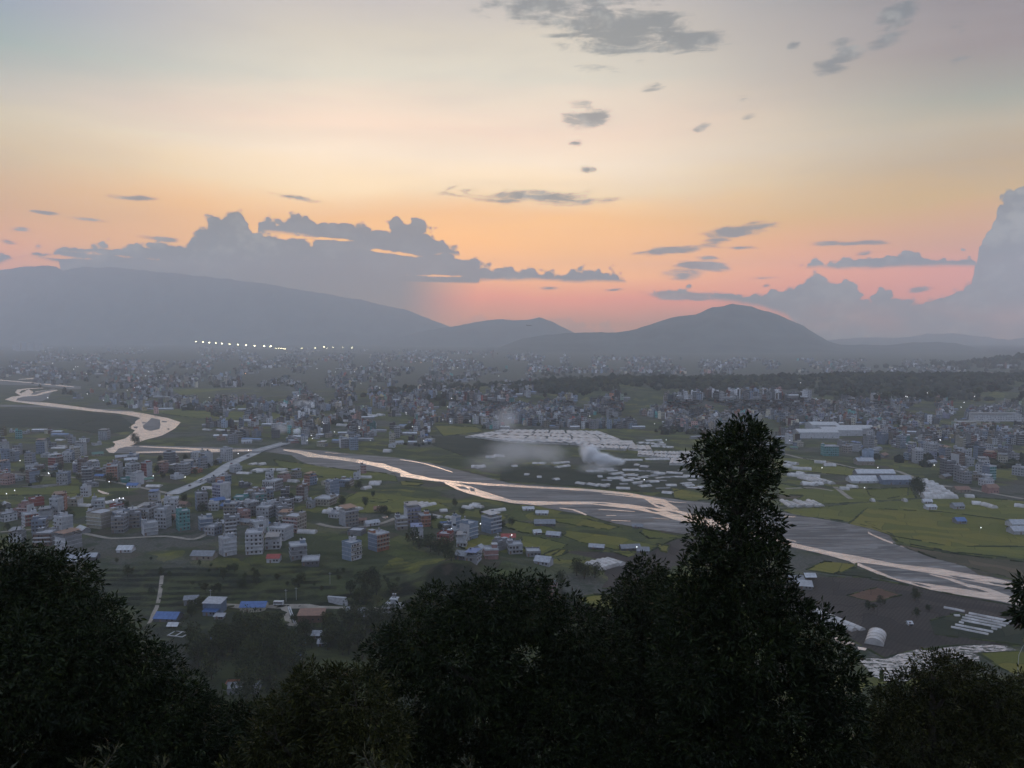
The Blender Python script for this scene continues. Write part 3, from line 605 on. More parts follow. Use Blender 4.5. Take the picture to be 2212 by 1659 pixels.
for tp, bt in (([(-200, 500), (0, 516), (280, 541), (500, 560), (640, 578)], [(-200, 508), (0, 524), (280, 549), (500, 572), (640, 584)]),
               ([(160, 513), (300, 500), (400, 480), (430, 488), (515, 492)], [(160, 518), (310, 510), (420, 500), (450, 503), (515, 500)]),
               ([(300, 620), (400, 606)], [(300, 626), (400, 609)]),
               ([(1090, 1087), (1300, 1096), (1700, 1111), (1900, 1118), (2160, 1124), (2300, 1122)], [(1090, 1097), (1300, 1105), (1600, 1120), (1800, 1145), (2160, 1137), (2300, 1134)]),
               ([(1175, 1141), (1650, 1134), (1820, 1136)], [(1175, 1153), (1650, 1146), (1820, 1146)])):
    strip('river', rz(tp), rz(bt), zq + .09, M_WATER, .8, 8)
strip('river_gravel', rz([(960, 1095), (1150, 1080), (1700, 1100), (2300, 1112)]), rz([(960, 1150), (1200, 1156), (1800, 1152), (2300, 1142)]), zq + .01, M_GRAVEL, 1)
strip('river_gravel', rz([(-200, 505), (280, 538), (700, 575)]), rz([(-200, 555), (280, 568), (600, 600), (700, 600)]), zq - .02, M_GRAVEL, 2)
strip('river_gravel', rz([(140, 660), (300, 630), (480, 590), (420, 660)]), rz([(140, 700), (300, 712), (360, 705), (420, 670)]), zq - .01, M_GRAVEL, 2)
strip('river_gravel', rz([(-200, 730), (300, 738), (600, 760)]), rz([(-200, 750), (300, 755), (600, 775)]), zq - .03, M_GRAVEL, 2)
strip('river_gravel', rz([(780, 764), (1000, 775), (1150, 790)]), rz([(780, 775), (1000, 796), (1150, 800)]), zq - .02, M_GRAVEL, 2)
# marshy flooded field low on the right and puddles
def marsh_mat():
    m = bpy.data.materials.new('flooded field'); m.use_nodes = True; T = NT(m.node_tree); b = T.N['Principled BSDF']
    g = T.add('ShaderNodeNewGeometry').outputs['Position']
    n = T.noise(T.mapping(g, rot=(0, 0, R(10)), sc=(.28, .75, 1)), 1, 6, .68, .5); w = T.ss(n, .53, .47)
    T.put(b.inputs['Base Color'], T.mix(w, (.035, .04, .025), (.72, .69, .68))); T.put(b.inputs['Metallic'], T.m('MULTIPLY', w, .75)); T.put(b.inputs['Roughness'], T.ss(w, 0, 1, .9, .1)); return m
M_MARSH = marsh_mat()
drape('flooded_field', zc(*AR, [(790, 815), (900, 812), (1040, 815), (1120, 775), (1280, 735), (1420, 740), (1540, 715), (1700, 700), (1880, 690), (2060, 705), (2150, 740), (1900, 755), (1750, 760), (1820, 790), (1820, 830), (1700, 830), (1560, 800), (1450, 860), (1300, 960), (1100, 1040), (900, 960)]), zq + .02, M_MARSH, jag=1, step=5)
drape('puddle', zc(*AR, [(560, 615), (640, 630), (700, 665), (750, 680), (750, 698), (660, 692), (580, 650)]), zq + .03, M_WATER, jag=.8, step=4)
drape('puddle', zc(*AR, [(775, 710), (860, 722), (850, 745), (790, 735)]), zq + .03, M_WATER, jag=.8, step=4)
drape('puddle', rz([(838, 1465), (870, 1478), (950, 1500), (945, 1512), (890, 1505), (850, 1485)]), zq + .03, M_WATER, jag=1., step=4)
drape('puddle', zc(*A2, [(1085, 545), (1140, 545), (1145, 560), (1100, 566)]), zq + .03, M_WATER, jag=1., step=4)

# ------------------------------------------------------------------ road, bridge and paths
def road(name, pts, width, m, z=.36, kerb=True, relief=False):
    P = [ground(u, v) if relief else flat(u, v, 0) for u, v in pts]
    Q = [];
    for i in range(len(P)-1):
        n = max(1, int(np.linalg.norm(P[i+1][:2]-P[i][:2])/6))
        for k in range(n): Q.append(P[i] + (P[i+1]-P[i])*k/n)
    Q.append(P[-1]); Q = np.array(Q)
    if len(Q) > 5:
        for _ in range(2): Q[1:-1] = (Q[:-2] + 2*Q[1:-1] + Q[2:])/4
    b = MB(); kb = MB()
    for i in range(len(Q)-1):
        q = []
        for j in (i, i+1):
            d = Q[min(j+1, len(Q)-1)] - Q[max(j-1, 0)]; d = d[:2]/np.linalg.norm(d[:2]); nrm = np.array((-d[1], d[0]))
            q.append((Q[j], nrm))
        def zz(p): return (float(hgt(p[0], p[1])) if relief else 0) + z
        (p0, n0), (p1, n1) = q; h = width/2
        a, bb, c, d = p0[:2]-n0*h, p0[:2]+n0*h, p1[:2]+n1*h, p1[:2]-n1*h
        b.poly([(*a, zz(a)), (*bb, zz(bb)), (*c, zz(c)), (*d, zz(d))], [(0, 3, 2, 1)])
        if kerb:
            for sgn in (-1, 1):
                a, c = p0[:2]+n0*h*sgn, p1[:2]+n1*h*sgn; a2, c2 = p0[:2]+n0*(h+.5)*sgn, p1[:2]+n1*(h+.5)*sgn; z0 = z
                vs = [(*a, z0-.2), (*c, z0-.2), (*c2, z0-.2), (*a2, z0-.2), (*a, z0+.5), (*c, z0+.5), (*c2, z0+.5), (*a2, z0+.5)]
                kb.poly(vs, [(4, 5, 6, 7), (0, 1, 5, 4), (2, 3, 7, 6)] if sgn > 0 else [(7, 6, 5, 4), (4, 5, 1, 0), (6, 7, 3, 2)])
    o = b.build(name, [m]); tag(o, kind='structure')
    if kerb: kb.build('kerb', [M_SLAB], o)
    return o
ROAD1 = [(372, 1068), (382, 1063), (400, 1056), (425, 1046), (450, 1034), (475, 1019), (492, 1006), (512, 996), (540, 984), (553, 978)]
road('road', ROAD1, 13, M_ROAD)
road('path', [(0, 1022), (140, 1030), (240, 1040), (372, 1068), (330, 1095), (300, 1120)], 5, M_PATH, .34, False)
road('path', zc(553, 979, [(530, 610), (640, 640), (760, 650), (950, 640), (1130, 600), (1200, 565)]), 5, M_PATH, .34, False)
road('path', zc(553, 979, [(1990, 965), (2050, 1000), (2100, 1040), (2150, 1075)]), 5, M_PATH, .34, False)
road('path', zc(*A4, [(140, 700), (300, 740), (520, 770), (780, 830), (1100, 840), (1400, 960), (1700, 1000), (2212, 1090)]), 6, M_PATH, .34, False)
road('path', zc(*A4, [(580, 985), (700, 1080), (720, 1090)]), 5, M_PATH, .34, False)
road('path', zc(*A4, [(150, 1000), (400, 990), (560, 1020)]), 4, M_PATH, .34, False)
road('path', zc(553, 1244, [(-380, 245), (0, 275), (240, 265), (560, 272), (900, 285), (1100, 300)]), 4, M_PATH, .25, False, True)
road('path', zc(553, 1244, [(240, 270), (262, 330), (285, 420)]), 3.6, M_PATH, .25, False, True)
road('path', zc(553, 1244, [(285, 420), (420, 436)]), 2.4, M_PATH, .25, False, True)
road('path', [(350, 1244), (345, 1290), (335, 1320), (322, 1347)], 2.4, M_PATH, .25, False, True)
road('path', [(0, 1150), (120, 1140), (240, 1165), (360, 1158), (420, 1168), (455, 1150)], 4, M_PATH, .34, False)
def bridge():
    A, B = flat(553, 978), flat(617, 960); d = B-A; L = np.linalg.norm(d); a = math.atan2(d[1], d[0])
    o = bpy.data.objects.new('bridge', None); COL.objects.link(o); o.location = A; o.rotation_euler.z = a
    tag(o, 'grey concrete road bridge crossing the shining river behind the village', 'bridge')
    MB().box(0, L, -6, 6, 1.2, 2.2).build('deck', [M_ROAD], o)
    for s in (-6.3, 6): MB().box(0, L, s, s+.3, 1.2, 3.4).build('parapet', [M_TRIM], o)
    pm = MB().box(-1, 1, -5, 5, -1, 1.2).me('pier', [M_SLAB])
    for k in range(5): link('pier', pm, o, (L*(k+.5)/5, 0, 0))
bridge()

# ------------------------------------------------------------------ houses
WIN = MB().box(-.62, .62, -.10, 0, -.68, .68, 0).poly([(-.5, -.105, -.56), (.5, -.105, -.56), (.5, -.105, .56), (-.5, -.105, .56)], [(0, 1, 2, 3)], 1).me('window', [M_FRAME, M_GLASS])
DOOR = MB().box(-.55, .55, -.08, 0, 0, 2.1).me('door', [M_FRAME])
SHUT = MB().box(-1.25, 1.25, -.08, 0, 0, 2.3).me('shutter', [MAT['roof grey']])
TANK = MB().cyl(0, 0, 0, 1.5, .6, 10).cyl(0, 0, 1.5, 1.75, .6, 10, 0, .2).me('water_tank', [M_TANKB])
TANK2 = MB().cyl(0, 0, .8, 2.6, .62, 10).cyl(0, 0, 2.6, 2.85, .62, 10, 0, .2).box(-.6, .6, -.6, .6, 0, .8, 1).me('water_tank', [M_TANKS, M_SLAB])
ROD = MB().box(-.13, .13, -.13, .13, 0, 1.5).me('column', [M_SLAB])
THINGS = []          # (object, kind, zone, colour words, storeys) - labels are written once all stand in place
OCC = []             # footprints
def root(name, p, rz, label=None, cat='house', group=None):
    o = bpy.data.objects.new(name, None); COL.objects.link(o); o.location = [float(c) for c in p]; o.rotation_euler.z = rz
    return tag(o, label, cat, group)
NUM = {1: 'one', 2: 'two', 3: 'three', 4: 'four', 5: 'five', 6: 'six'}
FH = 2.95
def house(p, w, d, fl, col, side, rz, zone=None, label=None, det=2, cabin=1, rnd=None, top=None, sidewin=False, balc=True, blank=False):
    r = rnd or random.Random(int(p[0]*31+p[1]*17))
    o = root('house', p, rz, label); OCC.append((p[0], p[1], max(w, d)*.55))
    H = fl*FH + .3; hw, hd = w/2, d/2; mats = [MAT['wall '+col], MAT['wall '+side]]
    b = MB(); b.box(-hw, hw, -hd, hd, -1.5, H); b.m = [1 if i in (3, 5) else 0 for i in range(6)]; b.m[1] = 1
    b.build('wall', mats, o)
    sl = MB().box(-hw-.12, hw+.12, -hd-(1.0 if balc else .25), hd+.12, -.09, .09)
    roofs = MB().box(-hw-.2, hw+.2, -hd-.35, hd+.2, H+.003, H+.16)
    roofs.build('roof_slab', [M_SLAB], o)
    pp = MB(); t = .14
    pp.box(-hw-.1, hw+.1, -hd-.3, -hd-.3+t, H+.16, H+1.05).box(-hw-.1, hw+.1, hd-t, hd, H+.16, H+1.05).box(-hw-.1, -hw-.1+t, -hd-.3+t, hd-t, H+.16, H+1.05).box(hw+.1-t, hw+.1, -hd-.3+t, hd-t, H+.16, H+1.05)
    pp.build('parapet', [MAT['wall '+r.choice([col, col, 'white', side])]], o)
    nc = max(2, round(w/2.7)); xs = [(-hw + w*(k+.5)/nc) for k in range(nc)]; ns = max(2, round(d/3.2)); ys = [(-hd + d*(k+.5)/ns) for k in range(ns)]
    W_ = []
    for f in range(fl):
        zc_ = .3 + f*FH + 1.55
        for k, x in enumerate(xs):
            if (f == 0 and k == 0) or blank or r.random() < .22: continue
            W_.append((x, -hd, zc_, 0))
        if sidewin:
            for y in ys:
                W_.append((hw, y, zc_, math.pi/2)); W_.append((-hw, y, zc_, -math.pi/2))
    slm = None
    if blank: balc = False
    if det == 2:
        for (x, y, z, a) in W_: link('window', WIN, o, (x + r.uniform(-.15, .15)*(a == 0), y, z), a).scale = (r.choice([.7, .9, 1.1, 1.35]), 1, r.choice([.85, 1, 1, 1.25]))
        link('door', DOOR, o, (xs[0], -hd, .3))
        slm = sl.me('slab', [M_TRIM if r.random() < .55 else M_SLAB])
        for f in range(1, fl): link('slab', slm, o, (0, 0, .3+f*FH))
        if balc:
            bm = MB().box(-hw-.1, hw*.9, -hd-1.0, -hd-.9, .09, .95).box(-hw-.1, -hw, -hd-.9, -hd-.01, .09, .95).me('balcony_rail', [MAT['wall '+r.choice([col, col, 'white', 'beige', 'grey'])]])
            for f in range(1, fl): link('balcony_rail', bm, o, (0, 0, .3+f*FH))
    else:
        b = MB(); 
        for (x, y, z, a) in W_:
            c_, s_ = math.cos(a), math.sin(a)
            vs = [(x + (q*c_ - (-.06)*s_), y + (q*s_ + (-.06)*c_), z + h) for q, h in ((-.55, -.65), (.55, -.65), (.55, .65), (-.55, .65))]
            b.poly(vs, [(0, 1, 2, 3)])
        wo = b.build('windows', [M_GLASS], o); wo['kind'] = 'stuff'
        b = MB()
        for f in range(1, fl): b.box(-hw-.12, hw+.12, -hd-(.9 if balc else .25), hd+.12, .2+f*FH, .38+f*FH)
        if fl > 1: b.build('floor_slabs', [M_TRIM if r.random() < .5 else M_SLAB], o)['kind'] = 'stuff'
    if cabin:
        cw, cdp = min(3.4, w*.42), min(4.2, d*.45); cx = (hw-cw/2-.1)*r.choice((-1, 1)); cy = hd-cdp/2-.1-(d*.25)*r.random()
        ch = 2.5; MB().box(cx-cw/2, cx+cw/2, cy-cdp/2, cy+cdp/2, H+.165, H+ch).box(cx-cw/2-.3, cx+cw/2+.3, cy-cdp/2-.3, cy+cdp/2+.3, H+ch+.003, H+ch+.16, 1).build('stair_cabin', [MAT['wall '+r.choice([col, side])], M_SLAB], o)
        k = r.random()
        if k < .45: link('water_tank', TANK, o, (cx-.5, cy, H+ch+.165))
        if k > .75: link('water_tank', TANK2, o, (cx+.2, cy, H+ch+.165))
        if k < .2: link('water_tank', TANK, o, (cx+.9, cy, H+ch+.165))
        if .4 < k < .6: link('water_tank', TANK2, o, (-cx*.8, cy, H+.165))
    if top == 'rods' or (top is None and r.random() < .22):
        for x in (-hw+.2, 0, hw-.2):
            for y in (-hd+.2, hd-.3): link('column', ROD, o, (x, y, H+.17))
    if top in ('blue', 'red', 'silver', 'white', 'grey', 'rust') or (top is None and r.random() < .16):
        c = top if top in ROOFS else r.choice(['silver', 'blue', 'grey', 'rust']); z0 = H + 2.7 + (0 if not cabin else .4)
        MB().poly([(-hw-.3, -hd-.4, z0), (hw*.9, -hd-.4, z0+.2), (hw*.9, hd+.3, z0+.9), (-hw-.3, hd+.3, z0+.7), (-hw-.3, -hd-.4, z0-.06), (hw*.9, -hd-.4, z0+.14), (hw*.9, hd+.3, z0+.84), (-hw-.3, hd+.3, z0+.64)],
                  [(0, 1, 2, 3), (7, 6, 5, 4), (0, 4, 5, 1), (1, 5, 6, 2), (2, 6, 7, 3), (3, 7, 4, 0)]).build('tin_roof', [MAT['roof '+c]], o)
        if det == 2:
            for x in (-hw+.1, hw*.9-.2):
                for y in (-hd, hd-.2): MB().box(x, x+.12, y, y+.12, H+.17, z0).build('post', [M_FRAME], o)
    if label is None: THINGS.append((o, 'house', zone, col, fl))
    return o
def shed(p, w, d, h, roofc, rz, wallc='grey', zone=None, label=None, pitch=.28, name='shed', cat='shed', open_=False, lean=False):
    o = root(name, p, rz, label, cat); OCC.append((p[0], p[1], max(w, d)*.5)); hw, hd = w/2, d/2
    b = MB()
    if not open_: b.box(-hw, hw, -hd, hd, -1, h)
    if not lean: b.poly([(-hw, -hd, h), (-hw, hd, h), (-hw, 0, h+hd*pitch*2)], [(0, 2, 1)]).poly([(hw, -hd, h), (hw, hd, h), (hw, 0, h+hd*pitch*2)], [(0, 1, 2)])
    if open_:
        for x in (-hw+.2, 0, hw-.3):
            for y in (-hd+.1, hd-.2): b.box(x, x+.15, y, y+.15, -1, h)
    b.build('wall' if not open_ else 'posts', [MAT['wall '+wallc] if not open_ else M_POST], o)
    e = .5; rt = h + hd*pitch*2
    m = [MAT['roof '+roofc]]
    if lean:
        MB().poly([(-hw-e, -hd-e, h), (hw+e, -hd-e, h), (hw+e, hd+e, h+d*pitch*.6), (-hw-e, hd+e, h+d*pitch*.6), (-hw-e, -hd-e, h-.08), (hw+e, -hd-e, h-.08), (hw+e, hd+e, h+d*pitch*.6-.08), (-hw-e, hd+e, h+d*pitch*.6-.08)],
            [(0, 1, 2, 3), (7, 6, 5, 4), (0, 4, 5, 1), (1, 5, 6, 2), (2, 6, 7, 3), (3, 7, 4, 0)]).build('roof', m, o)
    else:
        for s in (-1, 1):
            y1 = s*(hd+e); z1 = h - e*pitch*2
            vs = [(-hw-e, 0, rt+.08), (hw+e, 0, rt+.08), (hw+e, y1, z1+.08), (-hw-e, y1, z1+.08), (-hw-e, 0, rt), (hw+e, 0, rt), (hw+e, y1, z1), (-hw-e, y1, z1)]
            MB().poly(vs, [(0, 3, 2, 1), (4, 5, 6, 7), (0, 1, 5, 4), (2, 3, 7, 6), (1, 2, 6, 5), (3, 0, 4, 7)] if s > 0 else [(0, 1, 2, 3), (7, 6, 5, 4), (4, 5, 1, 0), (6, 7, 3, 2), (5, 6, 2, 1), (7, 4, 0, 3)]).build('roof', m, o)
    if not open_:
        link('door', DOOR, o, (-hw*.4, -hd-.01, 0))
        for x in (hw*.2, hw*.65): link('window', WIN, o, (x, -hd-.01, min(1.7, h-.8)))
    if label is None: THINGS.append((o, 'shed', zone, roofc, 0))
    return o
def near(p, r):
    return any((p[0]-a)**2 + (p[1]-b)**2 < (r+c)**2 for a, b, c in OCC)

# traced houses: centre u, base v, width and height on the photo grid, storeys, front colour, side colour, turn, label
TR = [
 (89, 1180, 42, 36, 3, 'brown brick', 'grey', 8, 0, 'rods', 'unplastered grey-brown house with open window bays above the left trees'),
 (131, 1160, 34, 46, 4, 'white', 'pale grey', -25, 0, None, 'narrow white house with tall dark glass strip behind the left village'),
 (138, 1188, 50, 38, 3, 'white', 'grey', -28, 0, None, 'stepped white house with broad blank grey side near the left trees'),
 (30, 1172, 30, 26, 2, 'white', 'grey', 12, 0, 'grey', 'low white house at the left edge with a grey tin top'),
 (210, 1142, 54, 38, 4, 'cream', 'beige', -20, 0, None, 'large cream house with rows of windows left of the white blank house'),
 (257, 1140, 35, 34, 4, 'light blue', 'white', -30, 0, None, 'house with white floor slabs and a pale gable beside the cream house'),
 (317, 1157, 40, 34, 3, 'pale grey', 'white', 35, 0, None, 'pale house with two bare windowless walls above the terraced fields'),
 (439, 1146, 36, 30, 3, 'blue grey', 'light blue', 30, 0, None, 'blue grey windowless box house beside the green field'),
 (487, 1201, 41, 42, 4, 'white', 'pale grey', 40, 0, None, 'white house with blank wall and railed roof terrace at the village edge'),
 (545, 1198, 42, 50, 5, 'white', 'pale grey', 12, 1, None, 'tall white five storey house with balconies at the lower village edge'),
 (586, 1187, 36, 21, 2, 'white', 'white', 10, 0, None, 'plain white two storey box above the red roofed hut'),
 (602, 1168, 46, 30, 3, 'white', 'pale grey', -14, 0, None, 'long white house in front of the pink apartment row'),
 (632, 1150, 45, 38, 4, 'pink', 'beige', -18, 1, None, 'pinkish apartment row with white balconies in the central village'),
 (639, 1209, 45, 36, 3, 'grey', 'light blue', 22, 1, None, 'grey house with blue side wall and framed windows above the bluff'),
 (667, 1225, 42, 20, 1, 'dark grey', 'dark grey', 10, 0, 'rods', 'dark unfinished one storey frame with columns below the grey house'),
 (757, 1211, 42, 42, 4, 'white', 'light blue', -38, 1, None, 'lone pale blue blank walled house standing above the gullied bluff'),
 (815, 1191, 46, 38, 3, 'orange', 'blue grey', -36, 1, None, 'house with orange front and blue grey side right of the lone pale one'),
 (750, 1137, 44, 40, 4, 'grey', 'pale grey', -30, 1, None, 'grey four storey block beside the rippled white greenhouse'),
 (768, 1157, 36, 18, 1, 'grey', 'dark grey', -10, 0, None, 'low grey house with blank wall below the grey block'),
 (865, 1145, 30, 26, 2, 'beige', 'grey', -20, 1, None, 'small beige house at the left of the lavender cluster'),
 (889, 1130, 40, 38, 4, 'lavender', 'white', -14, 1, None, 'lavender white house with stacked terraces in the middle cluster'),
 (916, 1138, 28, 31, 3, 'orange', 'brown brick', 24, 1, None, 'orange front house at the right end of the lavender cluster'),
 (899, 1164, 30, 20, 2, 'white', 'white', 8, 1, None, 'small white villa with flat roof below the lavender cluster'),
 (961, 1173, 34, 24, 2, 'red', 'pink', -16, 1, None, 'red and pink villa with terraces beside dark trees'),
 (985, 1150, 20, 34, 4, 'light blue', 'white', 40, 0, None, 'narrow pale blue house behind the two blank walled houses'),
 (1012, 1166, 40, 38, 4, 'light blue', 'white', -42, 0, None, 'white and pale blue house with tall blank wall above the yellow field'),
 (1061, 1152, 44, 36, 4, 'blue grey', 'light blue', -36, 1, None, 'pale blue tower house with dark strip windows above the yellow field'),
 (1060, 1209, 33, 30, 3, 'pink', 'pink', 8, 0, None, 'blank pink house behind the dark foreground tree'),
 (1022, 1216, 36, 20, 2, 'grey', 'pale grey', -20, 1, 'blue', 'grey house with blue tin cover left of the blank pink house'),
 (716, 1068, 30, 30, 3, 'white', 'blue grey', -38, 1, None, 'slate blue side house standing among fields below the river'),
 (784, 1023, 14, 18, 3, 'pink', 'brown brick', 20, 0, None, 'single narrow brick tower house on the near river bank'),
 (770, 1036, 13, 12, 2, 'white', 'white', 0, 0, None, 'tiny white house beside the brick tower house by the river'),
 (745, 1052, 30, 20, 2, 'blue grey', 'beige', -10, 1, None, 'grey blue house joined to a low block near the river bank'),
 (563, 1087, 16, 29, 4, 'pink', 'pink', 10, 0, None, 'narrow pink blank house left of the light blue one'),
 (581, 1083, 18, 24, 3, 'light blue', 'light blue', 20, 0, None, 'light blue house beside the narrow pink house'),
 (585, 1060, 38, 26, 3, 'white', 'grey', -16, 1, None, 'white gridded house with many windows behind the light blue house'),
 (570, 1120, 34, 30, 3, 'white', 'pale grey', -12, 1, None, 'white house with dark windows in the thick of the central village'),
 (600, 1115, 28, 26, 3, 'light blue', 'grey', -20, 1, None, 'light blue windowed house next to the white gridded one'),
 (622, 1108, 24, 24, 3, 'grey', 'grey', 14, 1, None, 'grey house at the right end of the central village row'),
 (700, 1093, 42, 24, 3, 'cream', 'beige', -14, 1, None, 'cream house with rows of square windows right of the village'),
 (670, 1098, 18, 18, 2, 'pale grey', 'grey', -20, 0, None, 'small grey house left of the cream house'),
 (638, 1085, 22, 14, 1, 'white', 'white', -8, 1, None, 'small white single storey house in the middle of the fields'),
 (517, 1097, 30, 25, 3, 'teal', 'teal', 6, 0, None, 'bright teal walled house in the central village'),
 (132, 1048, 26, 30, 4, 'pale grey', 'blue grey', 12, 0, None, 'blue grey tower block beside the dusty yard'),
 (182, 1074, 17, 25, 3, 'white', 'white', 6, 0, None, 'slim white house on the green field left of the puddle'),
 (115, 1011, 25, 28, 4, 'red', 'brown brick', -16, 1, None, 'brick red apartment house in the left riverside town'),
 (292, 1048, 26, 26, 3, 'pale grey', 'white', -30, 0, None, 'white blank sided house left of the bridge road'),
 (349, 1022, 20, 23, 3, 'pink', 'pink', -12, 0, None, 'pale pink house close to the bridge road'),
 (402, 1014, 26, 18, 2, 'light blue', 'white', 14, 1, None, 'white and pale blue villa just left of the bridge road'),
 (424, 994, 27, 20, 3, 'white', 'cream', -20, 1, None, 'white windowed house by the lower river channel'),
 (486, 997, 24, 28, 4, 'white', 'pale grey', -26, 1, None, 'tall white house beside the bridge approach'),
 (221, 951, 20, 22, 3, 'pale grey', 'grey', 6, 1, None, 'lone grey house with thin roof tower in the field by the river bend'),
 (365, 1109, 34, 38, 4, 'white', 'white', 16, 1, None, 'big white house with arched roofline at the foot of the bridge road'),
 (330, 1090, 22, 26, 3, 'pale grey', 'white', 10, 0, None, 'dark fronted house with one white wall beside the road end'),
 (1195, 1290, 20, 24, 2, 'pink', 'cream', -10, 0, None, 'small pinkish house peeping over the central foreground tree'),
 (1112, 1197, 34, 22, 2, 'pale grey', 'grey', 8, 1, 'rods', 'grey two storey house beside a half built frame'),
 (1152, 1203, 32, 14, 1, 'grey', 'grey', 4, 0, 'rods', 'half built grey frame with bare columns'),
]
for (u, v, wp, hp, fl, c, sc, rot, sw, top, lab) in TR:
    p = ground(u, v); s = scale_at(p); a = abs(R(rot)); 
    W0 = wp/s; k = 1.05; blank = lab and ('blank' in lab or 'windowless' in lab) and 'front' not in lab and sw == 0; strong = {757: 52, 815: 46, 750: 38, 1012: 50, 985: 44, 1061: 42, 716: -50, 865: 20, 889: 22}.get(u)
    rot = strong if strong is not None else rot; sw = 0 if strong else sw; a = abs(R(rot)); w = W0/(math.cos(a) + k*math.sin(a)); d = w*k
    floors = max(1, min(6, round((hp/s - d*.22)/FH)))
    p = p + np.array((0, d*.5, 0)); p[2] = float(hgt(p[0], p[1]-d*.4))
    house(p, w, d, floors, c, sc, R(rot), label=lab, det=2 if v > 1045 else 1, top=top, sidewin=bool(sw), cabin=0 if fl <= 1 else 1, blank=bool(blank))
def S(u, v, wp, dep, h, rc, rot, lab, wall='grey', **k):
    p = ground(u, v); s = scale_at(p); w = wp/s; p = p + np.array((0, dep*.5, 0)); p[2] = float(hgt(p[0], p[1]-dep*.3))
    return shed(p, w, dep, h, rc, R(rot), wall, label=lab, **k)
S(267, 1194, 31, 8, 2.2, 'white', 2, 'bright white gable tent roof in the terraced fields', 'white')
S(172, 1211, 66, 7, 2.6, 'silver', 3, 'long silver roofed shed above the left foreground tree', 'dark grey')
S(146, 1218, 34, 6, 2.0, 'silver', 8, 'lower silver lean roof beside the long shed', 'dark grey')
S(436, 1210, 48, 9, 3.2, 'grey', -4, 'beige single storey hall with dull grey roof', 'beige')
S(459, 1326, 40, 8, 6.5, 'silver', -6, 'blue two tier house with pale tin roof in the lower valley', 'blue grey', lean=True, name='house', cat='house')
S(453, 1331, 30, 4, 2.8, 'blue', -6, 'bright blue lean roof in front of the two tier house', 'blue grey', lean=True)
S(357, 1344, 50, 9, 2.2, 'blue', -4, 'wide blue gable roof beside the dirt track', 'dark grey')
S(545, 1323, 54, 8, 3.4, 'blue', 1, 'long blue roofed house beside the steep concrete lane', 'cream', name='house', cat='house')
S(372, 1357, 21, 4.5, 1.4, 'white', -2, 'small white gable tent below the wide blue roof', 'white', open_=True)
S(472, 1338, 20, 4, 1.8, 'silver', 0, 'pale tin lean-to under the blue two tier house', 'grey', lean=True)
S(589, 1216, 27, 7, 3.4, 'red', 2, 'white hut with bright red hipped roof below the village', 'white', name='house', cat='house')
S(410, 1308, 28, 6, 3.0, 'grey', 10, 'ramshackle grey hut on the low road', 'grey')
S(766, 1332, 36, 7, 2.6, 'silver', -8, 'patched silver roof shed among trees in the lower valley', 'grey')
S(798, 1347, 38, 8, 1.8, 'grey', -6, 'slate grey low roof below the patched silver roof', 'dark grey')
S(817, 1339, 16, 6, 2.0, 'grey', 6, 'small grey roof touching the slate grey one', 'grey')
S(684, 1379, 20, 6, 1.8, 'silver', -6, 'small pale roof amid the lower grove', 'grey')
S(585, 1388, 24, 5, 1.6, 'blue', -8, 'light blue tin roof half hidden in the grove', 'grey')
S(656, 1394, 12, 4, 1.6, 'blue', 10, 'tiny bright blue roof deep in the grove', 'blue grey')
S(694, 1396, 18, 5, 1.8, 'silver', 8, 'pale bluish hut among the grove trees', 'light blue')
S(635, 1430, 16, 5, 3.0, 'blue', 60, 'blue and white hut on the wooded slope', 'white')
S(670, 1346, 54, 8, 4.2, 'rust', 2, 'roofless brown brick house with rusty roof remains', 'brown brick', lean=True)
S(1098, 1170, 30, 7, 3.4, 'red', 2, 'low house with orange red roof beside the yellow field', 'beige', name='house', cat='house')
S(997, 1138, 0, 6, 2, 'grey', 0, None, 'grey') if False else None
S(932, 1183, 22, 6, 2.2, 'rust', 0, 'small red roof in front of the pink villa', 'grey')
S(820, 1106, 26, 7, 2.6, 'rust', 4, 'small rusty roofed farmhouse with a tree in the mid fields', 'beige')
S(963, 1138, 24, 6, 2.0, 'blue', -2, 'low bright blue roof left of the pale tower houses', 'grey')
S(1035, 1195, 14, 7, 3.6, 'silver', 60, 'white tilted roof left of the blank pink house', 'white')
S(999, 1210, 26, 8, 3.0, 'grey', -24, 'grey farm roof beside the grey house with blue cover', 'dark grey')
S(1175, 1222, 34, 9, 3.0, 'silver', -22, 'farmhouse with silver roof on the edge of the yellow field', 'pale grey', name='house', cat='house')
S(1197, 1161, 30, 7, 2.0, 'silver', -18, 'long patched silver roof beside the curved track', 'grey')
S(1160, 1155, 16, 6, 1.8, 'white', 12, 'small white roof left of the patched silver roof', 'white')
S(1290, 1187, 32, 6, 1.8, 'silver', -14, 'dark farm shed with silver strips in the yellow fields', 'dark grey')
S(1362, 1190, 42, 7, 2.2, 'grey', 8, 'long grey shed with lamp at the field edge', 'dark grey')
S(1390, 1196, 26, 7, 2.2, 'grey', -4, 'second grey shed behind the lamp at the field edge', 'grey')
S(1378, 1141, 22, 5, 1.6, 'grey', -8, 'small hut on the gravel bank edge', 'grey')
S(1171, 1113, 26, 6, 2.0, 'white', -4, 'pale roofed shed on the near river bank', 'pale grey')
S(1141, 1103, 24, 6, 1.6, 'white', 6, 'white sheet roof on the river bank', 'white')
S(1177, 1137, 44, 9, 2.4, 'grey', 0, 'cluster roof of dull grey farm buildings in the bank fields', 'dark grey')
S(1752, 1252, 22, 6, 1.8, 'white', 0, 'little white shelter in the dark fields right of the tall tree', 'white', open_=True)
S(1724, 1262, 34, 8, 2.0, 'grey', -10, 'pale grey flat roof beside the tall tree', 'grey', lean=True)
S(1742, 1273, 32, 8, 2.0, 'silver', -14, 'pale long roof below the flat one right of the tall tree', 'grey', lean=True)
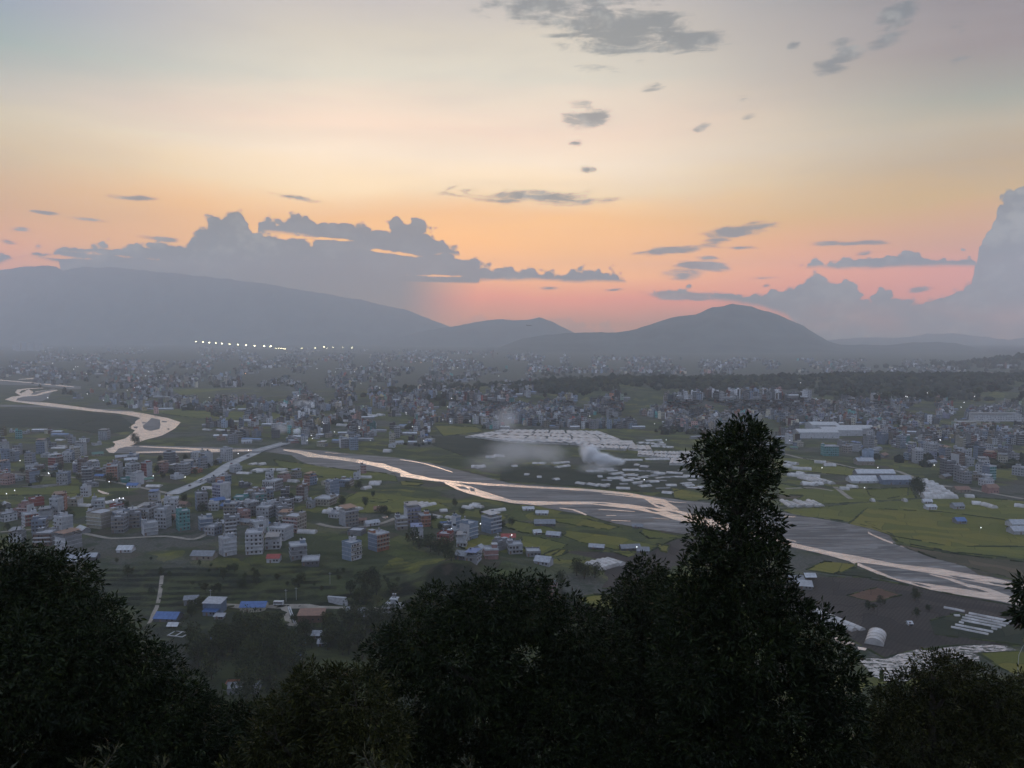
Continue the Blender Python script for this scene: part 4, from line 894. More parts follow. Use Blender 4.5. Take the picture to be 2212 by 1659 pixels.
S(1967, 1352, 8, 3, 1.4, 'white', 0, 'tiny white hut amid ploughed rows', 'white')
S(1733, 1305, 0, 6, 2, 'grey', 0, None) if False else None
S(1871, 1005, 36, 12, 5, 'silver', 0, 'long pale warehouse with flat silver roof by the silos', 'beige', name='warehouse', cat='warehouse')
S(1893, 1034, 82, 12, 6, 'white', 0, 'long grey warehouse beyond the green plain', 'grey', name='warehouse', cat='warehouse')
S(1938, 1047, 64, 12, 5.5, 'silver', 0, 'second long warehouse behind the white greenhouse block', 'blue grey', name='warehouse', cat='warehouse')
S(1869, 1044, 58, 16, 2.4, 'white', 0, 'bluish white sheet roofed shed in front of the warehouses', 'white', name='warehouse', cat='warehouse')
S(2082, 1064, 30, 9, 3, 'rust', 0, 'long dark red roofed shed on the right plain', 'beige')
S(2145, 1066, 26, 9, 6, 'rust', 8, 'pink and red farmhouse on the right plain', 'pink', name='house', cat='house')
S(2073, 1100, 22, 8, 3, 'grey', 0, 'small grey farmhouse alone on the green plain', 'pale grey')
S(2078, 1132, 20, 8, 2.6, 'blue', 0, 'purple blue roof in the green plain', 'grey')
S(2210, 1140, 46, 10, 3, 'silver', 0, 'white walled shed at the right edge', 'white')
S(2216, 1155, 52, 10, 3, 'silver', 0, 'second white walled shed at the right edge beside the field path', 'pale grey')
S(2013, 1101, 22, 6, 2.6, 'white', 0, 'white roof standing alone in the green field', 'white')
S(2006, 1088, 18, 6, 2.2, 'white', -12, 'smaller white roof above the lone one', 'white')
S(1797, 1048, 0, 6, 2, 'grey', 0, None) if False else None
for k, (u, v, wp) in enumerate(((1770, 947, 86), (1822, 942, 84), (1853, 938, 78), (1784, 930, 58))):
    S(u, v, wp, 34, 9, 'white', 0, ['huge white ridged factory roof on the left of the hall row', 'huge white factory roof in the middle of the hall row', 'huge white factory roof on the right of the hall row', 'narrow white factory roof behind the hall row'][k], 'white', pitch=.10, name='factory', cat='factory')
p = flat(2156, 920); house(p + np.array((0, 9, 9.)), 82, 14, 3, 'white', 'white', 0, label='long white school block with a row of windows on the right hillside', det=1, cabin=0, balc=False, top='grey')
p = flat(2093, 931); house(p + np.array((0, 9, 5.)), 42, 14, 3, 'cream', 'pale green', R(10), label='pale green building stepping uphill left of the white school', det=1, cabin=0, balc=False, top='x')
p = flat(1796, 985); house(p + np.array((0, 6, 0.)), 19, 12, 4, 'teal', 'teal', 0, label='tall teal house behind the pale warehouse', det=1, top='x')
for k, u in enumerate((1869, 1879)):
    p = flat(u, 1000); o = MB().cyl(0, 0, -1, 16, 4.2, 16).cyl(0, 0, 16, 18, 4.2, 16, 0, .8).build('silo', [MAT['wall light blue']], None, p, 0, True)
    tag(o, ['left of two pale blue silos behind the long warehouse', 'right of two pale blue silos behind the long warehouse'][k], 'silo')

# the white villa with stair tower and twin tanks in the lower valley
def villa():
    p = ground(851, 1318); o = root('house', p, R(-10), 'white villa with round terrace, stair tower and twin roof tanks in the lower valley')
    MB().box(-5, 5, -4, 4, -3, 3.2).build('wall', [MAT['wall white']], o)
    MB().cyl(-3, -3.2, 2.9, 3.3, 3.4, 20).build('terrace', [M_TRIM], o)
    MB().box(-5.2, 5.4, -4.2, 4.2, 3.205, 3.45).build('roof_slab', [M_TRIM], o)
    pp = MB().box(-5.2, 5.4, -4.3, -4.15, 3.455, 4.3).box(5.25, 5.4, -4.1, 4.2, 3.455, 4.3).box(-5.2, -5.05, -4.1, 4.2, 3.455, 4.3); pp.build('parapet', [MAT['wall white']], o)
    MB().box(-1.6, 1.8, -1.6, 2.4, 3.46, 7.2).build('stair_cabin', [MAT['wall white']], o)
    MB().box(-2.2, 2.6, -2.2, 3, 7.205, 7.45).build('cabin_roof', [M_TRIM], o)
    for x in (-.6, .9): link('water_tank', TANK2, o, (x, .6, 7.45))
    for x in (-3.5, -1.2, 1.2, 3.5): link('window', WIN, o, (x, -4.01, 1.6))
    for x in (-4.9, -1.5, 4.6): MB().cyl(x, -5.4 if x < 4 else -4.4, -2, 2.9, .15, 8).build('column', [M_TRIM], o)
villa()
def gabion():
    p = ground(733, 1305); b = MB().box(-6, 6, -1, 1, -2, 4.5); b.v = [(x + (z+2)*-.25, y, z) for x, y, z in b.v]
    tag(b.build('retaining_wall', [M_SLAB], None, p, R(-12)), 'leaning grey retaining wall below the terraces', 'wall')
    for du, w in ((286, .5), (302, .5)):
        P = [ground(553+q/4, 1244+r/4) + np.array((0, 0, .5)) for q, r in ((du-8, 275), (du+10, 330), (du+45, 415))]
        tag(MB().tube(P, .35).build('water_pipe', [M_TRIM]), 'pale pipe running down beside the steep concrete lane, ' + ('left one' if du == 286 else 'right one'), 'pipe')
gabion()
for (u, v, w, d, rz, m, lab, nm) in ((448, 1381, 9, 4, 28, 'roof blue', 'long blue tarpaulin laid over a plot below the tents', 'tarpaulin'), (386, 1371, 10, 7, -14, 'roof white', 'white net frame lying on the ground below the small tent', 'net_frame'), (524, 1492, 16, 8, 6, 'roof silver', 'flat terrace roof edged in orange above the near trees', 'roof_terrace')):
    p = ground(u, v); o = root(nm, p, R(rz), lab, {'tarpaulin': 'tarpaulin', 'net_frame': 'frame', 'roof_terrace': 'building'}[nm])
    if nm == 'net_frame':
        for q in (MB().box(-w/2, w/2, -d/2, -d/2+.5, .2, .6), MB().box(-w/2, w/2, d/2-.5, d/2, .2, .6), MB().box(-w/2, -w/2+.5, -d/2+.5, d/2-.5, .2, .6), MB().box(w/2-.5, w/2, -d/2+.5, d/2-.5, .2, .6), MB().box(-.3, .3, -d/2+.5, d/2-.5, .2, .6)): q.build('beam', [MAT[m]], o)
    elif nm == 'tarpaulin': MB().box(-w/2, w/2, -d/2, d/2, .3, .45).build('sheet', [MAT[m]], o)
    else:
        MB().box(-w/2, w/2, -d/2, d/2, -4, 3).build('wall', [MAT['wall grey']], o)
        for q in (MB().box(-w/2, w/2, d/2-.2, d/2, 3.01, 4), MB().box(-w/2, -w/2+.2, -d/2, d/2-.21, 3.01, 4)): q.build('parapet', [MAT['wall orange']], o)

# ------------------------------------------------------------------ greenhouses and polytunnels
def tunnel(a, b, width, lab=None, zone='x', seg=8, hgt_=None, grp=None, rel=False, dull=False):
    A, B = (ground(*a), ground(*b)) if rel else (flat(*a), flat(*b)); d = B-A; L = float(np.linalg.norm(d[:2])); rz = math.atan2(d[1], d[0]); hh = hgt_ or width*.42
    o = root('greenhouse', (A+B)/2, rz, lab, 'greenhouse', grp); OCC.append(((A[0]+B[0])/2, (A[1]+B[1])/2, width*.6))
    m = MB(); n = 9; pr = [(-width/2*math.cos(math.pi*i/n), .02+hh*math.sin(math.pi*i/n)) for i in range(n+1)]; ns = max(2, int(L/4)); vs = []; r = random.Random(int(L*100))
    for j in range(ns+1):
        x = -L/2 + L*j/ns; sg = 1 + .05*math.sin(j*2.1) + r.uniform(-.03, .03)
        vs += [(x, y, z*sg) for y, z in pr]
    fs = [(j*(n+1)+i, (j+1)*(n+1)+i, (j+1)*(n+1)+i+1, j*(n+1)+i+1) for j in range(ns) for i in range(n)]
    fs = [tuple(reversed(f)) for f in fs]
    m.poly(vs, fs + [tuple(range(n+1)), tuple(range(ns*(n+1)+n, ns*(n+1)-1, -1))]); m.build('plastic_cover', [M_PLASTD if dull else M_PLAST], o, smooth=False)
    if L*scale_at(A) > 22:
        hm = MB().tube([(0, y*1.02, z*1.06) for y, z in pr], .06, 5).me('hoop', [M_POST])
        for j in range(0, ns+1, 1): link('hoop', hm, o, (-L/2 + L*j/ns, 0, 0))
    if lab is None: THINGS.append((o, 'greenhouse', zone, 'white', 0))
    return o
def ZT(org, segs, width, zone, **k):
    for s in segs: tunnel((org[0]+s[0]/4, org[1]+s[1]/4), (org[0]+s[2]/4, org[1]+s[3]/4), width, zone=zone, **k)
ZT(AR, [(1520, 368, 1700, 403), (1735, 418, 2118, 494), (1705, 438, 2086, 512), (1680, 456, 2055, 530), (1668, 478, 2020, 546), (1650, 497, 1692, 505), (1930, 550, 1980, 560), (1617, 518, 1945, 582), (1582, 538, 1905, 602), (1608, 438, 1655, 440)], 2.3, 'tunnel row above the marsh')
ZT(AR, [(415, 398, 820, 565), (370, 418, 745, 570), (250, 375, 640, 545), (205, 385, 520, 540)], 4.0, 'row right of the tall tree')
tunnel((AR[0]+945/4, AR[1]+592/4), (AR[0]+915/4, AR[1]+690/4), 9, 'single white ridge tent standing on ploughed rows above the marsh', hgt_=3.4)
ZT(A4, [(1272, 940, 1372, 940), (1278, 958, 1425, 958), (1285, 977, 1465, 977), (1290, 1000, 1510, 1000), (1300, 1022, 1525, 1022), (1312, 1041, 1562, 1041), (1322, 1060, 1592, 1060), (1335, 1079, 1624, 1079)], 9.0, 'stepped block on the right plain')
ZT(A4, [(165, 885, 450, 905), (250, 872, 310, 880), (145, 780, 255, 795), (205, 830, 375, 838), (145, 805, 205, 818), (400, 775, 500, 780), (480, 800, 585, 803)], 8, 'fields beyond the tall tree')
ZT(A4, [(270, 905, 440, 945), (300, 905, 470, 950), (330, 908, 500, 955), (400, 915, 560, 962), (290, 965, 470, 962), (300, 955, 420, 975)], 7, 'slanting rows right of the tall tree')
ZT(A4, [(680, 985, 775, 995), (620, 1005, 700, 1008), (890, 1108, 915, 1108), (1165, 1108, 1195, 1108), (1760, 1130, 1840, 1135), (1860, 1140, 1960, 1170), (1700, 1070, 1780, 1075), (2130, 1150, 2212, 1160)], 7, 'right hand green plain')
ZT(A4, [(120 + 38*k, 1105 + (k % 3)*9, 200 + 38*k, 1160 - (k % 2)*6) for k in range(8)], 5, 'dark rows left of the green plain')
ZT(A3, [(650, 1425, 790, 1475), (690, 1412, 830, 1462), (740, 1402, 870, 1450), (780, 1394, 905, 1440), (820, 1388, 960, 1432)], 6.0, 'rippled block on the brown field', hgt_=2.6)
ZT(A2, [(585, 512, 700, 520), (630, 497, 760, 515), (690, 488, 820, 505), (740, 480, 870, 500), (780, 472, 908, 492)], 7.0, 'rippled block in the mid fields', hgt_=2.8)
ZT(A2, [(1312, 462, 1440, 436), (1340, 470, 1480, 440), (1370, 478, 1510, 450), (1500, 450, 1548, 442), (1490, 540, 1600, 562), (1645, 560, 1715, 572), (1850, 458, 1960, 472), (1870, 448, 1935, 452), (1790, 470, 1870, 482), (2010, 510, 2150, 492), (1590, 505, 1650, 500)], 5.5, 'fields behind the lavender cluster')
ZT(A2, [(0, 150, 170, 150), (180, 150, 268, 150), (0, 165, 60, 160), (95, 195, 150, 190), (410, 240, 535, 235), (885, 215, 1000, 215), (980, 262, 1085, 258), (975, 274, 1075, 272), (920, 315, 985, 300), (20, 105, 75, 95), (365, 685, 520, 690), (280, 245, 365, 250), (410, 255, 465, 258)], 6.5, 'plots below the river on the left')
ZT(A2, [(235, 655, 240, 700)], 3, 'village edge') if False else None
ZT(A6, [(1860, 1275, 1940, 1275), (1985, 1193, 2060, 1190), (2060, 1180, 2145, 1186), (1900, 1282, 1970, 1270)], 7, 'smoky fields beyond the river')
ZT(A3, [(380, 585, 490, 570), (350, 550, 490, 540), (850, 645, 950, 632), (955, 608, 1090, 608), (1335, 630, 1475, 638), (1480, 658, 1630, 668), (970, 520, 1125, 520), (1150, 515, 1360, 515), (640, 620, 700, 618), (740, 600, 800, 600), (800, 604, 870, 600), (1180, 710, 1260, 705), (1100, 750, 1195, 742), (1330, 740, 1420, 740), (1485, 743, 1565, 738), (1600, 760, 1650, 755), (900, 765, 1020, 768), (560, 718, 640, 730), (740, 664, 780, 664), (1300, 800, 1390, 808), (940, 700, 1040, 695), (820, 680, 960, 678), (740, 735, 830, 750), (660, 728, 760, 745), (1230, 632, 1330, 640), (1000, 650, 1090, 655), (1060, 562, 1100, 565), (1110, 575, 1180, 580), (360, 690, 400, 685), (215, 668, 255, 668), (180, 548, 230, 550), (235, 548, 290, 552), (0, 575, 40, 572), (110, 646, 150, 648)], 8, 'dark plots behind the smoke', hgt_=1.7)
_rp = random.Random(9)
for _ in range(46):
    u, v = _rp.uniform(700, 1620), _rp.uniform(600, 770)
    if v > 770 - max(0, 900-u)*.12: continue
    L_ = _rp.uniform(40, 120); tunnel((A3[0]+u/4, A3[1]+v/4), (A3[0]+(u+L_)/4, A3[1]+(v-_rp.uniform(-4, 8))/4), _rp.uniform(4, 7), zone='strip plots by the far bank', hgt_=_rp.uniform(.5, 1.2), dull=_rp.random() < .6)
# the big field of net houses: quads of a sloping patchwork
def net_house(q, zone, k):
    P = [flat(u, v) for u, v in q]; c = sum(P)/4; h = 2.6; V = []
    o = root('greenhouse', c, 0, None, 'greenhouse')
    n = 6; G = []
    for j in range(n+1):
        for i in range(5):
            a = P[0] + (P[1]-P[0])*j/n; b = P[3] + (P[2]-P[3])*j/n; p = a + (b-a)*i/4 - c
            G.append((p[0], p[1], h + (.9 if j % 2 else 0.) + .25*math.sin(i*3+k)))
    fs = [(j*5+i, (j+1)*5+i, (j+1)*5+i+1, j*5+i+1) for j in range(n) for i in range(4)]
    b = MB().poly(G, fs); ring = [P[i]-c for i in range(4)]
    for i in range(4):
        a, d = ring[i], ring[(i+1) % 4]; b.poly([(a[0], a[1], 0), (d[0], d[1], 0), (d[0], d[1], h), (a[0], a[1], h)], [(0, 1, 2, 3)])
    b.build('plastic_cover', [M_PLAST], o); THINGS.append((o, 'net house', zone, 'white', 0))
def patchwork(c00, c10, c11, c01, nu, nv, zone, skip=(), jit=.12):
    r = random.Random(nu*nv); U = sorted([0, 1] + [min(.97, max(.03, (k+r.uniform(-.28, .28))/nu)) for k in range(1, nu)]); k = 0
    C = [np.array(c, float) for c in (c00, c10, c11, c01)]
    def bl(s, t): return tuple(C[0]*(1-s)*(1-t) + C[1]*s*(1-t) + C[2]*s*t + C[3]*(1-s)*t)
    for j in range(nv):
        off = r.uniform(-.35, .35)/nu
        for i in range(nu):
            if (i, j) in skip: continue
            a, b = U[i]+(off if 0 < i else 0)+.010, U[i+1]+(off if i+1 < nu else 0)-.006; c, d = (j+.07)/nv, (j+.95)/nv
            q = [bl(a, d), bl(b, d), bl(b+r.uniform(-.01, .01), c), bl(a+r.uniform(-.01, .01), c)]
            net_house(q, zone, k); k += 1
patchwork((1085, 931), (1295, 934), (1365, 962), (1000, 946), 6, 3, 'white patchwork beyond the smoke')
patchwork((1040, 948), (1370, 957), (1375, 966), (1110, 957), 5, 1, 'lower edge of the white patchwork')
patchwork((1225, 957), (1368, 960), (1352, 974), (1282, 971), 3, 2, 'right corner of the white patchwork')
patchwork((1362, 964), (1402, 966), (1410, 977), (1356, 973), 2, 1, 'right of the white patchwork')
patchwork((1378, 978), (1468, 980), (1455, 994), (1376, 986), 3, 2, 'left of the tall tree')
patchwork((1468, 978), (1500, 978), (1495, 995), (1452, 996), 2, 2, 'touching the tall tree')
patchwork((1450, 993), (1500, 996), (1500, 1006), (1445, 1006), 2, 1, 'below those touching the tall tree')
ZT(A3, [(1090, 375, 1140, 372), (1145, 380, 1185, 376), (1190, 382, 1225, 378), (1265, 372, 1300, 370), (1295, 410, 1320, 408), (1322, 412, 1350, 408), (1355, 410, 1395, 412), (1205, 402, 1280, 406), (1150, 355, 1290, 350), (865, 350, 920, 352), (950, 362, 1040, 362), (1230, 388, 1330, 390), (725, 325, 760, 322), (770, 330, 890, 330), (1290, 468, 1310, 466), (1320, 470, 1345, 466), (1350, 470, 1380, 467), (1385, 472, 1420, 470)], 9, 'strips behind the white patchwork', hgt_=2)
ZT(A6, [(765, 822, 800, 824), (800, 832, 850, 834), (850, 826, 900, 828), (900, 834, 950, 835), (950, 828, 1000, 830), (1000, 836, 1050, 836), (1050, 824, 1105, 830), (685, 826, 730, 828), (755, 880, 805, 880), (430, 912, 485, 912), (375, 962, 620, 968), (700, 915, 790, 918), (1410, 1045, 1480, 1048), (1105, 1140, 1170, 1142), (875, 905, 915, 905)], 9, 'flats beyond the bridge')
ZT(A5, [(450, 1110, 575, 1108), (475, 1095, 570, 1094), (490, 1040, 555, 1042), (600, 1143, 650, 1145), (1410, 665, 1545, 672), (1630, 775, 1725, 777), (1900, 875, 1950, 876), (2000, 878, 2070, 880), (2095, 877, 2135, 878), (1760, 950, 1820, 954), (1880, 952, 1980, 960), (2055, 1325, 2165, 1330), (2150, 1425, 2170, 1425), (1225, 1360, 1290, 1400), (1270, 1440, 1395, 1440), (2160, 1255, 2212, 1245), (2190, 1310, 2212, 1300), (1755, 1455, 1855, 1458), (890, 1590, 1060, 1555), (670, 1605, 800, 1608), (1095, 1640, 1270, 1620), (150, 1640, 310, 1635)], 8, 'plots on the left plain', hgt_=2)

# ------------------------------------------------------------------ more houses, scattered by quarter
def inside(u, v, poly):
    n = len(poly); c = False; j = n-1
    for i in range(n):
        (a, b), (p, q) = poly[i], poly[j]
        if (b > v) != (q > v) and u < (p-a)*(v-b)/(q-b) + a: c = not c
        j = i
    return c
RIVERZ = [(560, 962), (760, 972), (930, 995), (1105, 1040), (1290, 1052), (1480, 1078), (1640, 1092), (1900, 1136), (1965, 1180), (2212, 1250), (2212, 1316), (2120, 1302), (1940, 1262), (1840, 1220), (1600, 1172), (1340, 1142), (1150, 1100), (1020, 1078), (860, 1036), (650, 1008)]
BEND = [(0, 850), (150, 862), (260, 880), (400, 905), (392, 925), (300, 962), (540, 966), (560, 982), (290, 982), (230, 978), (228, 958), (285, 930), (275, 905), (100, 882), (0, 870)]
AVOID = [RIVERZ, BEND, [(990, 926), (1380, 926), (1520, 960), (1520, 1010), (1370, 1000), (1100, 962)], [(360, 1075), (415, 1066), (560, 985), (640, 958), (600, 950), (530, 975), (365, 1050)],
         [(355, 838), (640, 836), (640, 862), (400, 862)], [(-20, 885), (210, 885), (260, 900), (150, 925), (-20, 925)], [(920, 915), (1045, 915), (1045, 945), (950, 948)], [(1700, 990), (1840, 1010), (1990, 1060), (2212, 1085), (2212, 1200), (1700, 1110)],
         [(1720, 918), (1880, 918), (1880, 955), (1720, 955)], [(1830, 1012), (1980, 1012), (1980, 1052), (1830, 1052)], [(1970, 1035), (2072, 1035), (2072, 1082), (1970, 1082)], [(0, 1060), (175, 1045), (175, 1070), (0, 1075)]]
ZONES = [  # phrase, polygon, count, storeys, size
 ('in the lower left village', [(0, 1078), (170, 1085), (370, 1100), (460, 1075), (560, 1070), (640, 1100), (650, 1150), (400, 1165), (250, 1150), (0, 1170)], 52, (2, 5), (8, 11.5)),
 ('left of the bridge road', [(0, 965), (230, 985), (300, 990), (520, 990), (470, 1010), (400, 1045), (360, 1058), (200, 1055), (0, 1045)], 62, (1, 5), (8, 12)),
 ('right of the bridge road', [(520, 1000), (620, 1030), (760, 1045), (740, 1085), (640, 1080), (560, 1065), (420, 1062), (460, 1035)], 16, (1, 4), (7, 11)),
 ('in the mid field hamlets', [(700, 1100), (760, 1120), (1100, 1140), (1110, 1210), (1000, 1222), (960, 1180), (830, 1150), (700, 1150)], 8, (1, 3), (7, 10)),
 ('on the river bend flats', [(0, 925), (110, 930), (240, 960), (200, 975), (0, 965)], 16, (1, 4), (8, 11)),
 ('across the river bridge', [(560, 915), (930, 920), (955, 945), (880, 966), (780, 975), (690, 966), (600, 955)], 44, (1, 5), (8, 13)),
 ('above the far river bank', [(470, 935), (560, 930), (560, 960), (480, 962)], 14, (2, 4), (8, 12)),
 ('in the right bank town', [(1780, 955), (1990, 950), (2212, 960), (2212, 1050), (2090, 1050), (2000, 1025), (1990, 1005), (1880, 1000), (1800, 985)], 66, (2, 5), (9, 13)),
 ('behind the tall dark tree', [(1500, 930), (1720, 935), (1730, 985), (1700, 985), (1520, 975)], 22, (2, 4), (8, 12))]
COLW = ['white']*8 + ['pale grey']*8 + ['grey']*12 + ['dark grey']*3 + ['cream']*4 + ['beige']*4 + ['brown brick']*4 + ['pink']*2 + ['light blue']*2 + ['blue grey']*3 + ['orange', 'teal', 'yellow', 'lavender', 'dark grey', 'dark grey', 'pale green', 'red']
CAND = []
for zi, (ph, poly, cnt, st, sz) in enumerate(ZONES):
    us = [q[0] for q in poly]; vs = [q[1] for q in poly]; r = random.Random(zi*7+1); got = 0; tries = 0
    while got < cnt and tries < cnt*60:
        tries += 1; u, v = r.uniform(min(us), max(us)), r.uniform(min(vs), max(vs))
        if not inside(u, v, poly) or any(inside(u, v, a) for a in AVOID): continue
        p = ground(u, v); w = r.uniform(*sz)*.92
        if near(p, w*.52): continue
        d = w*r.uniform(.9, 1.25); fl = r.choice([st[0]] + list(range(st[0], st[1]+1)))
        OCC.append((p[0], p[1], w*.5)); CAND.append((math.hypot(p[0], p[1]), p, w, d, fl, ph, r.choice(COLW), r.choice(['same', 'same', 'pale grey', 'grey', 'blue grey', 'white']), r.uniform(-.25, .25) + r.choice([-.55, -.3, .1, .35, .6]), r.random())); got += 1
CAND.sort(key=lambda t: t[0])
N_SINGLE = 215
for k, (dist, p, w, d, fl, ph, c, sc, rzz, q) in enumerate(CAND[:N_SINGLE]):
    OCC_n = len(OCC)
    if q < .3 and fl <= 3:
        shed(p, w*1.3, d*.7, 2.8, random.Random(k).choice(['silver', 'silver', 'grey', 'blue', 'rust', 'white', 'green']), rzz, random.Random(k+5).choice(['grey', 'beige', 'white', 'pale grey']), zone=ph)
    else:
        house(p, w, d, fl, c, c if sc == 'same' else sc, rzz, zone=ph, det=2 if dist < 760 else 1, sidewin=q > .62, balc=q > .3, rnd=random.Random(k*3+2))
# written labels: what it is, how it looks, and its place among those most like it
_O1 = ['first', 'second', 'third', 'fourth', 'fifth', 'sixth', 'seventh', 'eighth', 'ninth']
ORD = _O1 + ['tenth', 'eleventh', 'twelfth', 'thirteenth', 'fourteenth', 'fifteenth', 'sixteenth', 'seventeenth', 'eighteenth', 'nineteenth']
for _a, _b in (('twenty', 'twentieth'), ('thirty', 'thirtieth'), ('forty', 'fortieth'), ('fifty', 'fiftieth'), ('sixty', 'sixtieth'), ('seventy', 'seventieth'), ('eighty', 'eightieth'), ('ninety', 'ninetieth')): ORD += [_b] + [_a+'-'+w for w in _O1]
def write_labels():
    fam = {}
    for t in THINGS: fam.setdefault((t[1], t[2], t[3], t[4]), []).append(t)
    for (kd, zn, c, fl), L in fam.items():
        L.sort(key=lambda t: t[0].location[0]/max(1, t[0].location[1]))
        for i, (o, *_r) in enumerate(L):
            many = len(L) > 1
            if kd == 'lamp' and 'glinting' in zn: many = False
            od = ORD[i] + ' ' if many else ''; fr = ' from the left' if many else ''
            if kd == 'house': t = f"{od}{c} {NUM[fl]}-storey house{fr} {zn}"
            elif kd == 'shed': t = f"{od}{c} roofed low shed{fr} {zn}"
            elif kd == 'greenhouse': t = f"{od}long white plastic tunnel{fr}, {zn}"
            elif kd == 'net house': t = f"{od}flat white net house{fr}, {zn}"
            elif kd == 'tree': t = f"{od}{c} tree{fr} {zn}"
            elif kd == 'lamp': t = f"{od}bright {c} street light{fr} {zn}"
            else: t = f"{od}{c} {kd}{fr} {zn}"
            o['label'] = t
            grp = {'house': 'houses ', 'shed': 'sheds ', 'greenhouse': 'plastic tunnels, ', 'net house': 'net houses, ', 'tree': 'trees ', 'lamp': 'street lights '}.get(kd, kd+'s ') + zn
            o['group'] = grp

# ------------------------------------------------------------------ the dense town behind: one mass of small houses
def tint_mat(name, rough=.9):
    m = bpy.data.materials.new(name); m.use_nodes = True; T = NT(m.node_tree); b = T.N['Principled BSDF']
    a = T.add('ShaderNodeAttribute'); a.attribute_name = 'tint'; g = T.add('ShaderNodeNewGeometry').outputs['Position']
    n = T.noise(g, .3, 3, .6); T.put(b.inputs['Base Color'], T.mix(1.0, a.outputs['Color'], T.ramp(n, [(.3, (.7, .7, .7)), (.7, (1.1, 1.1, 1.1))]), 'MULTIPLY'))
    b.inputs['Roughness'].default_value = rough; b.inputs['Specular IOR Level'].default_value = .25; return m
M_TINT = tint_mat('town plaster')
def sample_zone(poly, n, r, avoid=True, bias=0.):
    us = [q[0] for q in poly]; vs = [q[1] for q in poly]; out = []
    t = 0
    while len(out) < n and t < n*20:
        t += 1; u = r.uniform(min(us), max(us)); v = min(vs) + (max(vs)-min(vs))*(r.random()**(1-bias) if bias else r.random())
        if inside(u, v, poly) and not (avoid and any(inside(u, v, a) for a in AVOID)):
            q = vnoise(u, v*2.2, 34, 5)
            if q > .36 + .25*r.random(): out.append((u, v))
    return out
_gx, _gy = np.arange(-2800, 2841, 40.), np.arange(1600, 4001, 40.)
_GH = hgt(*np.meshgrid(_gx, _gy))
def hfar(x, y):
    if y < 650: return float(hgt(x, y))
    if y < 1640 or y > 3950 or abs(x) > 2750: return 0.
    i, j = (x+2800)/40, (y-1600)/40; a, b = int(i), int(j); f, g = i-a, j-b
    return float((_GH[b, a]*(1-f) + _GH[b, a+1]*f)*(1-g) + (_GH[b+1, a]*(1-f) + _GH[b+1, a+1]*f)*g)
def far_xy(u, v):
    """cheap ground hit for the far valley (one correction for relief)"""
    p = flat(u, v)
    for _ in range(3): p = flat(u, v, hfar(p[0], p[1]))
    return p
FARZ = [([(0, 752), (600, 750), (1150, 762), (1150, 802), (600, 800), (0, 815)], 2600), ([(1150, 768), (2212, 785), (2212, 812), (1150, 806)], 1700), ([(0, 812), (600, 800), (1150, 800), (1150, 905), (560, 905), (400, 885), (160, 862), (160, 840), (0, 815)], 1700),
        ([(850, 850), (1550, 870), (1550, 932), (1380, 932), (1000, 925), (900, 925)], 1700), ([(1100, 865), (1700, 850), (2212, 880), (2212, 960), (1880, 955), (1700, 950), (1500, 932)], 3100), ([(560, 905), (960, 905), (965, 950), (880, 968), (640, 960)], 160), ([(180, 870), (560, 885), (560, 925), (420, 925), (400, 905), (250, 885)], 60)]
